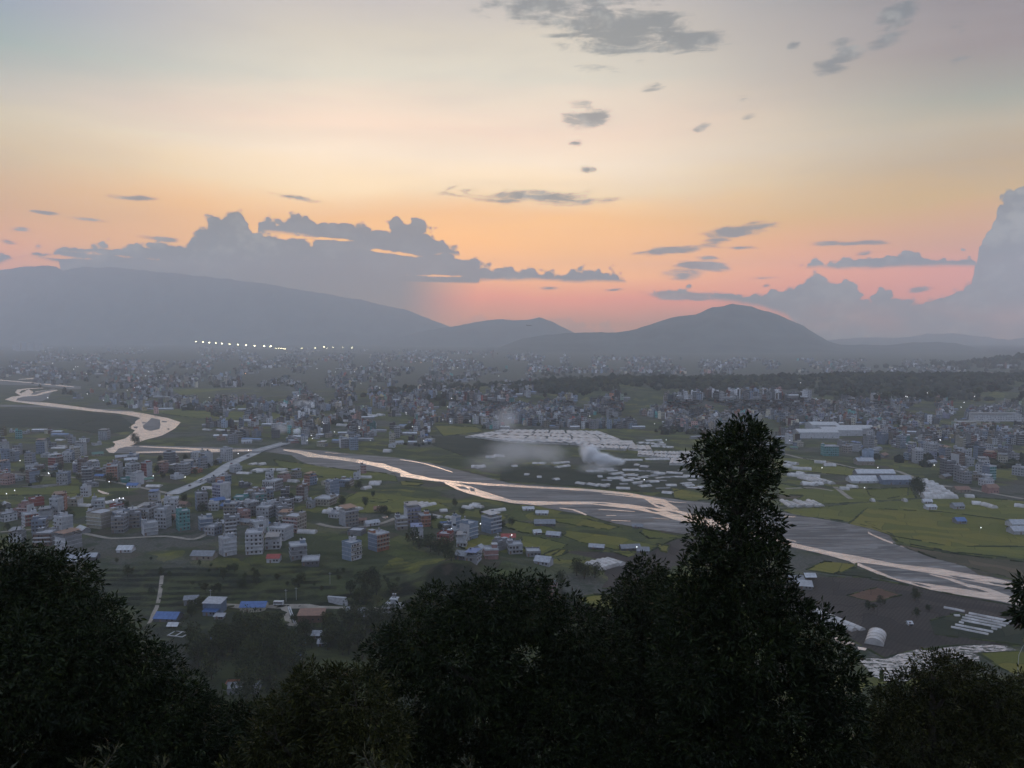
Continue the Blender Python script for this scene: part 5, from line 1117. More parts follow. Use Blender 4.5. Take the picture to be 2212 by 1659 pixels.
def town():
    r = random.Random(4); pts = []
    for poly, n in FARZ: pts += sample_zone(poly, n, r)
    V = []; Fc = []; Ct = []; nb = 0
    cols = [np.array(WALLS[c]) for c in COLW]
    def quadbox(x0, x1, y0, y1, z0, z1):
        return [(x0, y0, z0), (x1, y0, z0), (x1, y1, z0), (x0, y1, z0), (x0, y0, z1), (x1, y0, z1), (x1, y1, z1), (x0, y1, z1)]
    BF = np.array([(4, 5, 6, 7), (0, 1, 5, 4), (1, 2, 6, 5), (2, 3, 7, 6), (3, 0, 4, 7)])
    def emit(vs, fs, c, p, a):
        nonlocal nb
        vs = np.array(vs); ca, sa = math.cos(a), math.sin(a)
        w = np.stack([vs[:, 0]*ca - vs[:, 1]*sa + p[0], vs[:, 0]*sa + vs[:, 1]*ca + p[1], vs[:, 2] + p[2]], -1)
        V.append(w); Fc.append(np.array(fs) + nb); Ct.append(np.repeat(np.array(c)[None], len(vs), 0)); nb += len(vs)
    allp = [(far_xy(u, v), None) for u, v in pts] + [(c[1], c) for c in CAND[N_SINGLE:]]
    for p, c in allp:
        if c is None and near(p, 5): continue
        D = math.hypot(p[0], p[1]); a = r.uniform(-.7, .7); k = r.random()
        if c is None:
            w, d, fl = r.uniform(5.5, 10.5), r.uniform(6, 11), r.choice([2, 2, 3, 3, 3, 4, 4, 5])
            if D > 3500: w *= 1.25; d *= 1.25
        else: w, d, fl = c[2], c[3], c[4]
        if k < .10:   # long low roof
            w = r.uniform(14, 34); d = r.uniform(6, 10); emit(quadbox(-w/2, w/2, -d/2, d/2, -1, 3.2), BF, (.22, .22, .22), p, a*.5)
            emit([(-w/2, -d/2-.4, 3.25), (w/2, -d/2-.4, 3.25), (w/2, 0, 4.6), (-w/2, 0, 4.6), (w/2, d/2+.4, 3.25), (-w/2, d/2+.4, 3.25)], [(0, 1, 2, 3), (3, 2, 4, 5)], r.choice([(.55, .56, .58), (.62, .62, .63), (.3, .3, .32), (.22, .28, .4)]), p, a*.5); continue
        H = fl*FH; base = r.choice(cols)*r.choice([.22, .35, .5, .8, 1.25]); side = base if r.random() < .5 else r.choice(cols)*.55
        emit(quadbox(-w/2, w/2, -d/2, d/2, -2, H), BF, base, p, a)
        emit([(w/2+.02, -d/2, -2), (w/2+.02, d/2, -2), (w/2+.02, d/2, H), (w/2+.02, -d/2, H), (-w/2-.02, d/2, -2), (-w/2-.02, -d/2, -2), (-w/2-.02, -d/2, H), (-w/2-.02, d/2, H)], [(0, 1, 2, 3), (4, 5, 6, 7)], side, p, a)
        emit([(-w/2-.3, -d/2-.5, H+.02), (w/2+.3, -d/2-.5, H+.02), (w/2+.3, d/2+.3, H+.02), (-w/2-.3, d/2+.3, H+.02)], [(0, 1, 2, 3)], r.choice([(.2, .2, .2), (.33, .33, .33), (.16, .15, .15)]), p, a)
        cw = w*.35; cx = r.choice((-1, 1))*(w/2-cw/2-.2); emit(quadbox(cx-cw/2, cx+cw/2, d*.05, d*.45, H+.03, H+2.6), BF, side, p, a)
        emit([(-w/2-.2, -d/2-.52, H), (w/2+.2, -d/2-.52, H), (w/2+.2, -d/2-.52, H+.9), (-w/2-.2, -d/2-.52, H+.9)], [(0, 1, 2, 3)], base, p, a)
        if D < 2700:
            nc = max(2, int(w/2.8)); vs = []; fs = []
            for f in range(fl):
                for x in range(nc):
                    xx = -w/2 + w*(x+.5)/nc; z = f*FH + 1; b = len(vs); e = .55 if r.random() < .7 else .95
                    vs += [(xx-e, -d/2-.05, z), (xx+e, -d/2-.05, z), (xx+e, -d/2-.05, z+1.35), (xx-e, -d/2-.05, z+1.35)]; fs.append((b, b+1, b+2, b+3))
            emit(vs, fs, (.015, .017, .02), p, a)
            if r.random() < .5:
                vs = []; fs = []
                for f in range(1, fl): b = len(vs); y = -d/2-.9; z = f*FH-.1; vs += [(-w/2, y, z), (w/2, y, z), (w/2, y, z+.25), (-w/2, y, z+.25), (-w/2, -d/2, z+.25), (w/2, -d/2, z+.25)]; fs += [(b, b+1, b+2, b+3), (b+3, b+2, b+5, b+4)]
                if vs: emit(vs, fs, (.5, .5, .5), p, a)
    # tall blocks far off on the left
    for k in range(9):
        p = flat(33 + k*7.0 + (k % 3), 757 + (k % 2)*1.5); emit(quadbox(-14, 14, -12, 12, 0, 62 + (k*37 % 14)), BF, (.42, .42, .42), p, .1)
    o = link('town_houses', mesh_np('town_houses', np.concatenate(V), np.concatenate(Fc), [M_TINT], col=np.concatenate(Ct)))
    tag(o, 'hazy mass of small flat roofed houses spreading across the far valley', 'town', kind='stuff')
town()

# ------------------------------------------------------------------ vegetation
def leafmat(name, c1, c2, rough=.45, scale=.5, spec=.4, trans=.15):
    m = bpy.data.materials.new(name); m.use_nodes = True; T = NT(m.node_tree); b = T.N['Principled BSDF']
    g = T.add('ShaderNodeNewGeometry'); n = T.noise(g.outputs['Position'], scale, 3, .6)
    k = T.m('ADD', T.m('MULTIPLY', g.outputs['Random Per Island'], .5), T.m('MULTIPLY', n, .5))
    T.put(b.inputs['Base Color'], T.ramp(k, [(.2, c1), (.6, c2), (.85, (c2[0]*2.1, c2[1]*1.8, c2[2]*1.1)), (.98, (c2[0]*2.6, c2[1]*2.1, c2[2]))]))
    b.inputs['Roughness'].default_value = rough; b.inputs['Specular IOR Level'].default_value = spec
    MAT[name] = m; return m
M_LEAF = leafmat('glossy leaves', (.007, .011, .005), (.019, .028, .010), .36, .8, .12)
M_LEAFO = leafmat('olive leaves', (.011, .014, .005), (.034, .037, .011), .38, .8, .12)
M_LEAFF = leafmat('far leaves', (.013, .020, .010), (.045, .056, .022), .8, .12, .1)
M_BARK = mat('bark', (.05, .042, .034), .95, .4, 6)
def leaf_cloud(cents, outs, size, asp=.36, per=12, spread=.9, droop=.25, rg=None):
    """sprays of leaves round each twig end; returns verts (n*4,3), faces"""
    n = len(cents); N = n*per; rg = rg or rng
    C = np.repeat(cents, per, 0); O = np.repeat(outs, per, 0)
    D = rg.normal(size=(N, 3)); D /= np.linalg.norm(D, axis=1)[:, None]; D = D*spread + O*.8 + np.array((0, 0, -droop)); D /= np.linalg.norm(D, axis=1)[:, None]
    L = size*rg.uniform(.5, 1.45, (N, 1))*np.repeat(rg.uniform(.75, 1.3, (n, 1)), per, 0); B = C + D*L*rg.uniform(.1, 1.1, (N, 1))
    X = rg.normal(size=(N, 3)); X[:, 2] *= .4; Sd = np.cross(D, X); Sd /= np.linalg.norm(Sd, axis=1)[:, None]+1e-9; Up = np.cross(Sd, D)
    Wd = L*asp*.5; bend = L*.10
    v0 = B; v1 = B + D*L*.45 + Sd*Wd + Up*bend; v2 = B + D*L; v3 = B + D*L*.45 - Sd*Wd + Up*bend
    V = np.stack([v0, v1, v2, v3], 1).reshape(-1, 3); i = np.arange(N)*4
    return V, np.stack([i, i+1, i+2, i+3], -1)
def blob_twigs(c, rad, n, rg=None, shell=.55):
    rg = rg or rng
    d = rg.normal(size=(n, 3)); d /= np.linalg.norm(d, axis=1)[:, None]
    k = (shell + (1-shell)*rg.random((n, 1))**.6)
    q = np.array(c)[None]*1.7 + d*1.15
    lump = .72 + .72*((fbm(q[:, 0]*9+q[:, 2]*4, q[:, 2]*9-q[:, 1]*5, 6, 4, 3))[:, None])
    spr = (rg.random((n, 1)) < .10)*rg.uniform(.05, .32, (n, 1))
    return np.array(c) + d*(k*lump + spr)*np.array(rad), d
def tree_proto(seed, n_blobs, leafs, size, mat_, tall=1., R0=4.):
    rg = np.random.default_rng(seed); V = []; Fc = []; nb = 0; cs = []
    for b in range(n_blobs):
        a = rg.uniform(0, 6.28); q = rg.uniform(.15, .75)*R0; z = R0*tall*rg.uniform(.75, 1.9)
        c = np.array((math.cos(a)*q*(1.2-.4*z/(R0*tall*1.9)), math.sin(a)*q, z)); rr = R0*rg.uniform(.35, .6); cs.append((c, rr))
        t, o = blob_twigs(c, (rr, rr, rr*.8), leafs//(n_blobs*6), rg); v, f = leaf_cloud(t, o, size, .6, 6, .9, .1, rg); V.append(v); Fc.append(f+nb); nb += len(v)
    crown = mesh_np('crown', np.concatenate(V), np.concatenate(Fc), [mat_])
    m = MB(); top = R0*tall*1.2; m.tube([(0, 0, -2), (.1, .1, top*.5), (0, 0, top)], [.34, .26, .12], 7)
    for c, rr in cs[:6]: m.tube([(0, 0, top*.45), tuple(c*.6 + np.array((0, 0, top*.15))), tuple(c)], [.16, .10, .04], 5)
    return crown, m.me('trunk', [M_BARK], True)
PROT = [tree_proto(1, 9, 1500, .62, M_LEAFF), tree_proto(2, 12, 1900, .6, M_LEAFF, 1.3, 4.2), tree_proto(3, 7, 1200, .6, M_LEAFF, .8, 3.6), tree_proto(4, 11, 1700, .6, M_LEAFF, 1.7, 3.0), tree_proto(5, 14, 2400, .6, M_LEAFF, 1.1, 5.0)]
def put_tree(p, k, s, zone, lab=None, word='dark green'):
    cr, tr = PROT[k]; o = bpy.data.objects.new('tree', None); COL.objects.link(o); o.location = [float(c) for c in p]; o.rotation_euler.z = random.uniform(0, 6.28); o.scale = (s, s, s*random.uniform(.9, 1.15))
    tag(o, lab, 'tree'); link('trunk', tr, o); link('crown', cr, o)['kind'] = 'stuff'
    if lab is None: THINGS.append((o, 'tree', zone, ['rounded dark', 'spreading dark', 'low dark', 'slender dark', 'broad dark'][k], 0))
    return o
TREES = [(1246, 1244, 4, 1.0), (1262, 1250, 1, 1.0), (1285, 1248, 0, 1.1), (1212, 1262, 0, .9), (930, 1192, 4, 1.1), (948, 1200, 1, 1.1), (962, 1206, 4, 1.1), (975, 1212, 0, 1.), (893, 1178, 4, 1.0), (905, 1186, 0, 1.), (823, 1110, 0, .9), (829, 1109, 2, .9), (1106, 1136, 1, .7), (290, 958, 4, 1.1), (298, 960, 0, 1.)]
for u, v, k, s in TREES: put_tree(ground(u, v), k, s, 'in the open fields' if v < 1250 else 'in the lower valley')
r = random.Random(12)
for poly, n, s0, zn in (([(760, 1262), (830, 1268), (860, 1295), (790, 1310), (745, 1290)], 11, .9, 'in the gully under the bluff'), ([(640, 1370), (760, 1352), (880, 1335), (960, 1350), (930, 1420), (760, 1450), (640, 1440)], 38, 1.0, 'in the lower valley grove'), ([(390, 1300), (440, 1300), (450, 1340), (400, 1340)], 5, .6, 'by the low road huts'),
                        ([(540, 1335), (720, 1330), (800, 1322), (900, 1312), (900, 1330), (720, 1350), (560, 1350)], 13, .55, 'along the low road'), ([(400, 1395), (560, 1375), (650, 1395), (660, 1470), (480, 1490), (390, 1440)], 40, 1.2, 'in the left valley grove'),
                        ([(250, 1240), (420, 1225), (600, 1245), (700, 1262), (560, 1290), (350, 1280)], 16, .6, 'on the left terraces'), ([(240, 1215), (420, 1205), (640, 1232), (760, 1225), (880, 1262), (700, 1290), (300, 1285)], 26, .33, 'along the terrace edges'), ([(0, 1085), (640, 1085), (640, 1150), (0, 1160)], 26, .75, 'in the lower left village'), ([(700, 1040), (1080, 1110), (1100, 1160), (740, 1130)], 14, .7, 'in the mid fields'),
                        ([(1800, 1300), (1990, 1290), (2020, 1345), (1830, 1330)], 6, .5, 'in the dark ploughed fields'), ([(1975, 1036), (1992, 1036), (1992, 1076), (1972, 1070)], 9, .9, 'left of the stepped greenhouses'), ([(0, 1000), (520, 995), (380, 1050), (0, 1045)], 20, .8, 'left of the bridge road')):
    got = 0; us = [q[0] for q in poly]; vs = [q[1] for q in poly]; t = 0
    while got < n and t < 900:
        t += 1; u, v = r.uniform(min(us), max(us)), r.uniform(min(vs), max(vs))
        if not inside(u, v, poly) or any(inside(u, v, a) for a in AVOID[:2]): continue
        p = ground(u, v)
        if near(p, 1.5): continue
        put_tree(p, r.randrange(5), s0*r.uniform(.75, 1.25), zn); got += 1
# woods on the slope below the viewpoint: bigger crowns seen between the near trees
LIM = [(0, 1420), (380, 1440), (420, 1400), (520, 1402), (600, 1425), (760, 1450), (900, 1420), (1100, 1440), (1300, 1460), (1700, 1500), (1860, 1520), (1950, 1500), (2212, 1500)]
def project(p):
    dx, dy, dz = p[0], p[1], p[2]-CZ; c, s = math.cos(PITCH), math.sin(PITCH); dep = dy*c - dz*s
    return CX + F*dx/dep, CY - F*(dz*c + dy*s)/dep
got = 0
for t in range(4000):
    y = r.uniform(95, 420); x = r.uniform(-.62, .62)*y; g = float(hgt(x, y)); s = r.uniform(.9, 1.5); top = project((x, y, g + 9.2*s)); 
    if top[1] < np.interp(top[0], [q[0] for q in LIM], [q[1] for q in LIM]) + (35 if 560 < top[0] < 720 else 0): continue
    if near((x, y), 2.4*s): continue
    if not (330 < top[0] < 860 or 1780 < top[0] < 2000): continue
    OCC.append((x, y, 2.4*s)); put_tree((x, y, g), r.randrange(5), s, 'in the wood below the viewpoint'); got += 1
    if got >= 85: break

def blob_mass(name, pts, rad, label, cat, mt, sub=1):
    """far tree crowns, each a lumpy ball with its own trunkless foot, kept as one mass"""
    import bmesh
    bm = bmesh.new(); bmesh.ops.create_icosphere(bm, subdivisions=sub, radius=1); bv = np.array([v.co[:] for v in bm.verts]); bf = np.array([[v.index for v in f.verts] for f in bm.faces]); bm.free()
    n = len(pts); P = np.array(pts); rr = np.array(rad)[:, None, None]
    jit = 1 + rng.uniform(-.3, .3, (n, len(bv), 1)); V = P[:, None, :] + bv[None]*jit*rr*np.array((1, 1, .95)); V[:, :, 2] += rr[:, :, 0]*.55
    Fc = (bf[None] + (np.arange(n)*len(bv))[:, None, None]).reshape(-1, 3)
    o = link(name, mesh_np(name, V.reshape(-1, 3), Fc, [mt], smooth=False)); return tag(o, label, cat, kind='stuff')
M_FARTREE = leafmat('far tree crowns', (.010, .014, .010), (.026, .032, .018), .9, .05, .05)
pts = []; rad = []; rr_ = random.Random(31)
for _ in range(5200):     # ridge forest
    x = rr_.uniform(-350, 1700); y = rr_.uniform(1690, 2090) + .05*x
    dens = float(sstep(x, -500, 350)); e = fbm(x, y, 160, 3, 77)
    if rr_.random() > dens*(.35+1.1*sstep(e, .35, .55)): continue
    if y < 1790 + .05*x and e < .52: continue
    pts.append((x, y, hfar(x, y))); rad.append(rr_.uniform(4, 9.5)*(1.35 if rr_.random() < .08 else 1))
blob_mass('forest', pts, rad, 'dark wooded ridge running across the far side of the town', 'forest', M_FARTREE)
pts = []; rad = []
for poly, n, s in (([(0, 760), (2212, 780), (2212, 850), (1200, 850), (0, 830)], 2600, 1.4), ([(0, 820), (2212, 850), (2212, 950), (1500, 940), (900, 930), (300, 890)], 2600, 1.1), ([(1840, 985), (2212, 990), (2212, 1012), (1980, 1010)], 170, 1.), ([(1780, 870), (2212, 880), (2212, 960), (1800, 950)], 260, 1.), ([(560, 905), (960, 910), (940, 965), (640, 965)], 70, .7), ([(0, 925), (300, 940), (560, 985), (380, 1060), (0, 1050)], 40, .55)):
    for u, v in sample_zone(poly, n, rr_):
        if vnoise(u*1.0, v*3, 60, 9) < .5 and rr_.random() < .75: continue
        p = far_xy(u, v)
        if near(p, 2): continue
        pts.append(p); rad.append(rr_.uniform(2.6, 6)*s)
for _ in range(420):      # the small wooded hill on the right
    x = 2230 + rr_.gauss(0, 260); y = 3250 + rr_.gauss(0, 150); pts.append((x, y, float(hgt(x, y)))); rad.append(rr_.uniform(7, 15))
blob_mass('tree_clumps', pts, rad, 'scattered dark tree clumps among the far houses', 'trees', M_FARTREE)
# hedges and earth banks along field edges: low ragged strips
def hedges():
    b = MB(); r = random.Random(3)
    for uv in FIELDS:
        P = [flat(u, v) for u, v in uv]
        for i in range(len(P)):
            A, B = P[i], P[(i+1) % len(P)]; L = np.linalg.norm(B-A)
            if L > 400 or A[1] > 1500: continue
            n = max(1, int(L/5)); d = (B-A)/max(L, 1e-6); nr = np.array((-d[1], d[0], 0))
            hh = r.uniform(.25, .9)
            for k in range(n):
                if r.random() < .22: continue
                a = A + (B-A)*k/n; c = A + (B-A)*(k+1.05)/n; w = r.uniform(.4, 1.1); h = hh*r.uniform(.6, 1.5); o = nr*r.uniform(-.5, .5)
                vs = [a+nr*w+o, a-nr*w+o, c-nr*w+o, c+nr*w+o, a+nr*w*.4+o+(0, 0, h), a-nr*w*.4+o+(0, 0, h), c-nr*w*.4+o+(0, 0, h*.9), c+nr*w*.4+o+(0, 0, h*.9)]
                b.poly(vs, [(4, 5, 6, 7), (0, 4, 7, 3), (1, 2, 6, 5), (0, 1, 5, 4), (2, 3, 7, 6)])
    tag(b.build('field_banks', [M_LEAFF]), 'low grassy banks and hedges between the fields', 'banks', kind='stuff')
hedges()

# ------------------------------------------------------------------ near trees on the brow of the hill
def near_tree(name, blobs, dist, leaf, mt, lab, asp=.34, lai=3.6, base=None, per=11, droop=.25, jitter=1.2, limbs=True):
    rg = np.random.default_rng(int(dist*10 + blobs[0][0])); V = []; Fc = []; nb = 0; C = []
    for (u, v, r_) in blobs:
        y = dist + rg.uniform(-jitter, jitter); d = ray(u, v); c = d*(y/d[1]) + np.array((0, 0, CZ)); rm = r_/F*y
        C.append((c, rm)); n = max(20, int(lai*math.pi*rm*rm/(.5*leaf*leaf*asp)/per))
        t, o = blob_twigs(c, (rm*.95, min(rm, 1.9), rm*.95), n, rg, .5); f_, g_ = leaf_cloud(t, o, leaf, asp, per, .85, droop, rg); V.append(f_); Fc.append(g_+nb); nb += len(f_)
    b0 = base if base is not None else (np.mean([c[0] for c, _ in C]), dist)
    gz = float(hgt(b0[0], b0[1])); org = np.array((b0[0], b0[1], gz))
    o = bpy.data.objects.new('tree', None); COL.objects.link(o); o.location = org; tag(o, lab, 'tree')
    crown = link('crown', mesh_np('crown', np.concatenate(V)-org, np.concatenate(Fc), [mt]), o); crown['kind'] = 'stuff'
    C.sort(key=lambda t: t[0][2]); top = C[-1][0] - org; m = MB(); k = 9; P = []
    for i in range(k+1):
        f = i/k; P.append((top[0]*f**1.6 + .12*math.sin(f*7), top[1]*f + .1*math.cos(f*5), -.5 + (top[2]+.5)*f*.97))
    m.tube(P, [.26*(1-.85*i/k) + .02 for i in range(k+1)], 8); m.build('trunk', [M_BARK], o, smooth=True)
    tw = MB()
    for c, rm in C[-10:]:
        for _ in range(2):
            a_ = rg.normal(size=3); a_[2] = abs(a_[2])+.5; a_ /= np.linalg.norm(a_); q0 = c-org; tw.tube([q0, q0 + a_*rm*.7, q0 + a_*rm*1.12 + rg.normal(0, .05, 3)], [.018, .011, .004], 4)
    tw.build('twigs', [M_BARK], o)['kind'] = 'stuff'
    if limbs:
        for c, rm in C[::2]:
            q = c - org; f = max(.12, min(.9, (q[2]-rm*1.6)/max(top[2], .1))); i = int(f*k); s0 = np.array(P[min(i, k)])
            mid = (s0+q)/2 + np.array((0, 0, -.12*np.linalg.norm(q-s0)))
            MB().tube([s0, mid, q, q + (q-mid)*.25], [.085, .06, .03, .01], 6).build('limb', [M_BARK], o, smooth=True)
    return o
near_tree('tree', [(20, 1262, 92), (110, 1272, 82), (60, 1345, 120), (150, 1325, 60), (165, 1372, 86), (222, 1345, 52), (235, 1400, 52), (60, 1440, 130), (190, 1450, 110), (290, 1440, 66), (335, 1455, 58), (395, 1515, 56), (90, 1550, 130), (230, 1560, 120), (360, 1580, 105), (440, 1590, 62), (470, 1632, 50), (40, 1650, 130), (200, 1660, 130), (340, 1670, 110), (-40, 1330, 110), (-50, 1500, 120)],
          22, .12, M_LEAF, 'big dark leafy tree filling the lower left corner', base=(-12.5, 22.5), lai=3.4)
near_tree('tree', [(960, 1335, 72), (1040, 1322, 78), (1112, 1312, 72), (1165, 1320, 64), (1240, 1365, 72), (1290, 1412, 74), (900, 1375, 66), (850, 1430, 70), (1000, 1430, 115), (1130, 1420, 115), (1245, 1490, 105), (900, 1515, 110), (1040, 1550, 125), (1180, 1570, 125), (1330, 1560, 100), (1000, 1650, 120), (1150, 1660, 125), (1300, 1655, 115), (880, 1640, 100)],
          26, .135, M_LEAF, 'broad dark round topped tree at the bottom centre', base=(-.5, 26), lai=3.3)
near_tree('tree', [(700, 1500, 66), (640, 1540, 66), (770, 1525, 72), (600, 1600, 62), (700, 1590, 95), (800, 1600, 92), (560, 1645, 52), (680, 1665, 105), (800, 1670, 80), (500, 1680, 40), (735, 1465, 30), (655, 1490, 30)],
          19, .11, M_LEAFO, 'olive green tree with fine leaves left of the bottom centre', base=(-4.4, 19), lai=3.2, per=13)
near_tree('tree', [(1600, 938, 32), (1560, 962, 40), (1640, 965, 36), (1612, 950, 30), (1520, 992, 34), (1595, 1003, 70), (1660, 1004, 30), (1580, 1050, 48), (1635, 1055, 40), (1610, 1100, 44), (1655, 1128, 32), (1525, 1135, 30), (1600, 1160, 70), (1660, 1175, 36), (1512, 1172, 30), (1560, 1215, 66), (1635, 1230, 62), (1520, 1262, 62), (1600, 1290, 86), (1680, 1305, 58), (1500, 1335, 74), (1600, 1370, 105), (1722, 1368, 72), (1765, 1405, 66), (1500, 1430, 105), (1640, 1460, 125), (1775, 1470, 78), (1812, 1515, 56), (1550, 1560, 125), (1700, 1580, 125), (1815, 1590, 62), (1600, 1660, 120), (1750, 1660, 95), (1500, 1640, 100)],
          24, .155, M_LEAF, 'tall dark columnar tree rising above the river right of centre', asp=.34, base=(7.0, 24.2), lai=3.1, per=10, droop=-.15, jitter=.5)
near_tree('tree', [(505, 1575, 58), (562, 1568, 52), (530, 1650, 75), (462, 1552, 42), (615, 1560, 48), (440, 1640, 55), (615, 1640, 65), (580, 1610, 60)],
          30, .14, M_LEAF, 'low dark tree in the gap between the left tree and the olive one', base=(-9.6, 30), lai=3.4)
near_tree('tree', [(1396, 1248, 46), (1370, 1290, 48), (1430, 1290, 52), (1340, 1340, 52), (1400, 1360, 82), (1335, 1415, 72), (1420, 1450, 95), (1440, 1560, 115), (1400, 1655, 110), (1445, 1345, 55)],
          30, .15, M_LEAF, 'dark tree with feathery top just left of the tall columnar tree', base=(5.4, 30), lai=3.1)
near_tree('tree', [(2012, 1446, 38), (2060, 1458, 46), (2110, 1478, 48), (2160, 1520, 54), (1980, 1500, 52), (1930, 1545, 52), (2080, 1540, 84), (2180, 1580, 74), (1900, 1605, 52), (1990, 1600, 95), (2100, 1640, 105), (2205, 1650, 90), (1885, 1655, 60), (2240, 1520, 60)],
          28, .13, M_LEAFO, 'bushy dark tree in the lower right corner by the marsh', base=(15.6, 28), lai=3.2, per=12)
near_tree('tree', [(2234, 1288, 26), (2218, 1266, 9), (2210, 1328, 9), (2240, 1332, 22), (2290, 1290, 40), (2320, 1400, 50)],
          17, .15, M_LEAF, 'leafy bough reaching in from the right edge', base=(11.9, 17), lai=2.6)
def herb(x, y, h, n, lab):
    g = float(hgt(x, y)); rg = np.random.default_rng(int(x*100+500)); V = []; Fc = []; nb = 0; m = MB()
    for i in range(n):
        dx, dy = rg.normal(0, .10, 2); hh = h*rg.uniform(.55, 1.05); P = [np.array((dx*f*2.2, dy*f*1.5, hh*f)) for f in np.linspace(0, 1, 7)]; m.tube(P, [.006]*6+[.002], 4)
        t = np.array([P[0] + (P[-1]-P[0])*f for f in np.linspace(.45, 1, 26)]); a, b = leaf_cloud(t, np.tile((0, 0, .6), (26, 1)), .045, .18, 5, .9, 0, rg); V.append(a); Fc.append(b+nb); nb += len(a)
    o = bpy.data.objects.new('wild_plant', None); COL.objects.link(o); o.location = (x, y, g); tag(o, lab, 'plant'); m.build('stems', [M_BARK], o)
    link('leaves', mesh_np('leaves', np.concatenate(V), np.concatenate(Fc), [MAT['weeds']]), o)['kind'] = 'stuff'
leafmat('weeds', (.016, .019, .007), (.04, .042, .015), .6, 2)
def herb_at(u, v, y, n, lab):
    d = ray(u, v); x = d[0]*y/d[1]; zt = CZ + d[2]*y/d[1]; herb(x, y, max(.25, zt - float(hgt(x, y))), n, lab)
for u, v, n, lab in ((10, 1618, 7, 'yellowish weed at the bottom left corner'), (95, 1612, 3, 'thin fern stem near the bottom left corner'), (242, 1640, 5, 'small weed at the bottom edge under the left tree'), (945, 1632, 8, 'tallest weed at the bottom centre edge'), (880, 1642, 6, 'low weed left of the tallest bottom weed'), (300, 1648, 4, 'short weed at the bottom edge right of the fern')):
    herb_at(u, v+12, 4.4, max(2, n//2), lab)

# ------------------------------------------------------------------ lamps, masts, vehicles, aircraft, smoke
def emis(name, col, st):
    m = bpy.data.materials.new(name); m.use_nodes = True; b = m.node_tree.nodes['Principled BSDF']; b.inputs['Base Color'].default_value = (.8, .8, .8, 1); b.inputs['Emission Color'].default_value = col + (1,); b.inputs['Emission Strength'].default_value = st
    m.cycles.emission_sampling = 'NONE'; return m
E_WHITE, E_WARM, E_FLOOD = emis('lamp white', (.92, .93, .95), 3), emis('lamp warm', (1, .55, .25), 5), emis('floodlight', (1, .90, .52), 26)
LAMPM = {}
def lamp(u, v, zone, warm=False, h=6.5):
    p = far_xy(u, v + 3); D = math.hypot(p[0], p[1]); k = (warm, int(D/400))
    if k not in LAMPM:
        rad = .17 + D*.00024; LAMPM[k] = MB().cyl(0, 0, -1, h, .12, 5).box(0, 1.2, -.06, .06, h, h+.15).cyl(1.2, 0, h-rad*1.3, h+rad*.1, rad*.7, 8, 1, rad).cyl(1.2, 0, h+rad*.1, h+rad*.7, rad, 8, 1, rad*.5).me('street_lamp', [M_POST, E_WARM if warm else E_WHITE])
    o = link('street_lamp', LAMPM[k], None, p, R(-90)); tag(o, None, 'street light'); THINGS.append((o, 'lamp', zone, 'warm' if warm else 'white', 0))
rl = random.Random(77)
for (u, v) in zc(*A5, [(1330, 1385), (425, 1358), (338, 1390), (430, 1365), (950, 1437), (1110, 1490), (1040, 1585), (1072, 1585), (990, 1600), (1605, 1395), (1580, 1328), (645, 1262), (180, 1248), (135, 1515), (65, 1545)]): lamp(u, v, 'left of the bridge road')
for (u, v) in zc(*A5, [(2150, 1155), (2062, 1185), (1090, 1290)]): lamp(u, v, 'by the bridge')
for (u, v) in zc(*A5, [(1252, 660), (897, 707), (697, 652), (757, 648), (1103, 617), (1185, 592), (1165, 592), (1195, 592), (1075, 553), (1022, 509), (750, 467), (765, 467), (503, 468), (485, 426), (640, 426), (655, 405), (675, 405), (458, 374), (905, 408), (952, 362), (780, 366), (1208, 500), (1260, 486), (1360, 498), (1382, 502), (1288, 567), (1276, 549), (1410, 447), (1763, 435), (1707, 413), (1810, 680), (2130, 708), (2140, 710), (2172, 712), (2080, 490), (630, 338), (545, 326), (395, 270), (1088, 173), (770, 150), (237, 160)]): lamp(u, v, 'on the hazy left plain')
lamp(A5[0]+2122/4, A5[1]+466/4, 'on the hazy left plain', True)
for (u, v) in zc(*A6, [(480, 1020), (445, 1067), (490, 1050), (680, 990), (892, 945), (892, 960), (990, 1067), (578, 903), (588, 915), (1450, 1068), (1352, 944)]): lamp(u, v, 'across the river bridge')
for (u, v) in zc(*A6, [(400, 786), (222, 762), (140, 740), (32, 725), (366, 665), (1200, 797), (1298, 815), (1298, 830), (1548, 848), (1560, 852), (1620, 855), (1615, 882), (1680, 743), (1690, 692), (1910, 768), (1655, 765), (1440, 880), (1680, 895), (1825, 858), (1850, 892), (1070, 597), (907, 556), (1035, 500), (688, 450), (528, 420), (1060, 432), (1143, 413), (1320, 411), (1322, 354), (1376, 357), (1565, 323), (1072, 355), (850, 450), (918, 416), (142, 555), (83, 559), (2098, 488), (1572, 360), (2180, 738), (1680, 343)]): lamp(u, v, 'in the central hazy town')
lamp(A6[0]+1426/4, A6[1]+366/4, 'in the central hazy town', True); lamp(A6[0]+1832/4, A6[1]+456/4, 'in the central hazy town', True)
for (u, v) in zc(*A4, [(1690, 265), (1665, 308), (908, 363), (1480, 600), (1485, 603), (1570, 580), (2068, 545), (2170, 466), (1725, 700), (1430, 828), (1485, 835), (222, 463), (455, 428), (820, 265), (185, 608), (828, 1030), (462, 852), (943, 850), (1465, 660), (1540, 665), (1780, 215), (1188, 215), (1200, 220), (1290, 105), (1180, 30)]): lamp(u, v, 'on the right hillside')
for (u, v) in zc(*A3, [(1140, 727), (1725, 192), (1382, 148), (1230, 225), (672, 157), (1330, 370), (350, 60), (75, 87), (280, 120)]): lamp(u, v, 'beyond the white patchwork')
for (u, v) in zc(*A2, [(1062, 488), (1940, 645), (1690, 690), (1395, 768), (375, 652), (2210, 745)]): lamp(u, v, 'among the near houses', h=5)
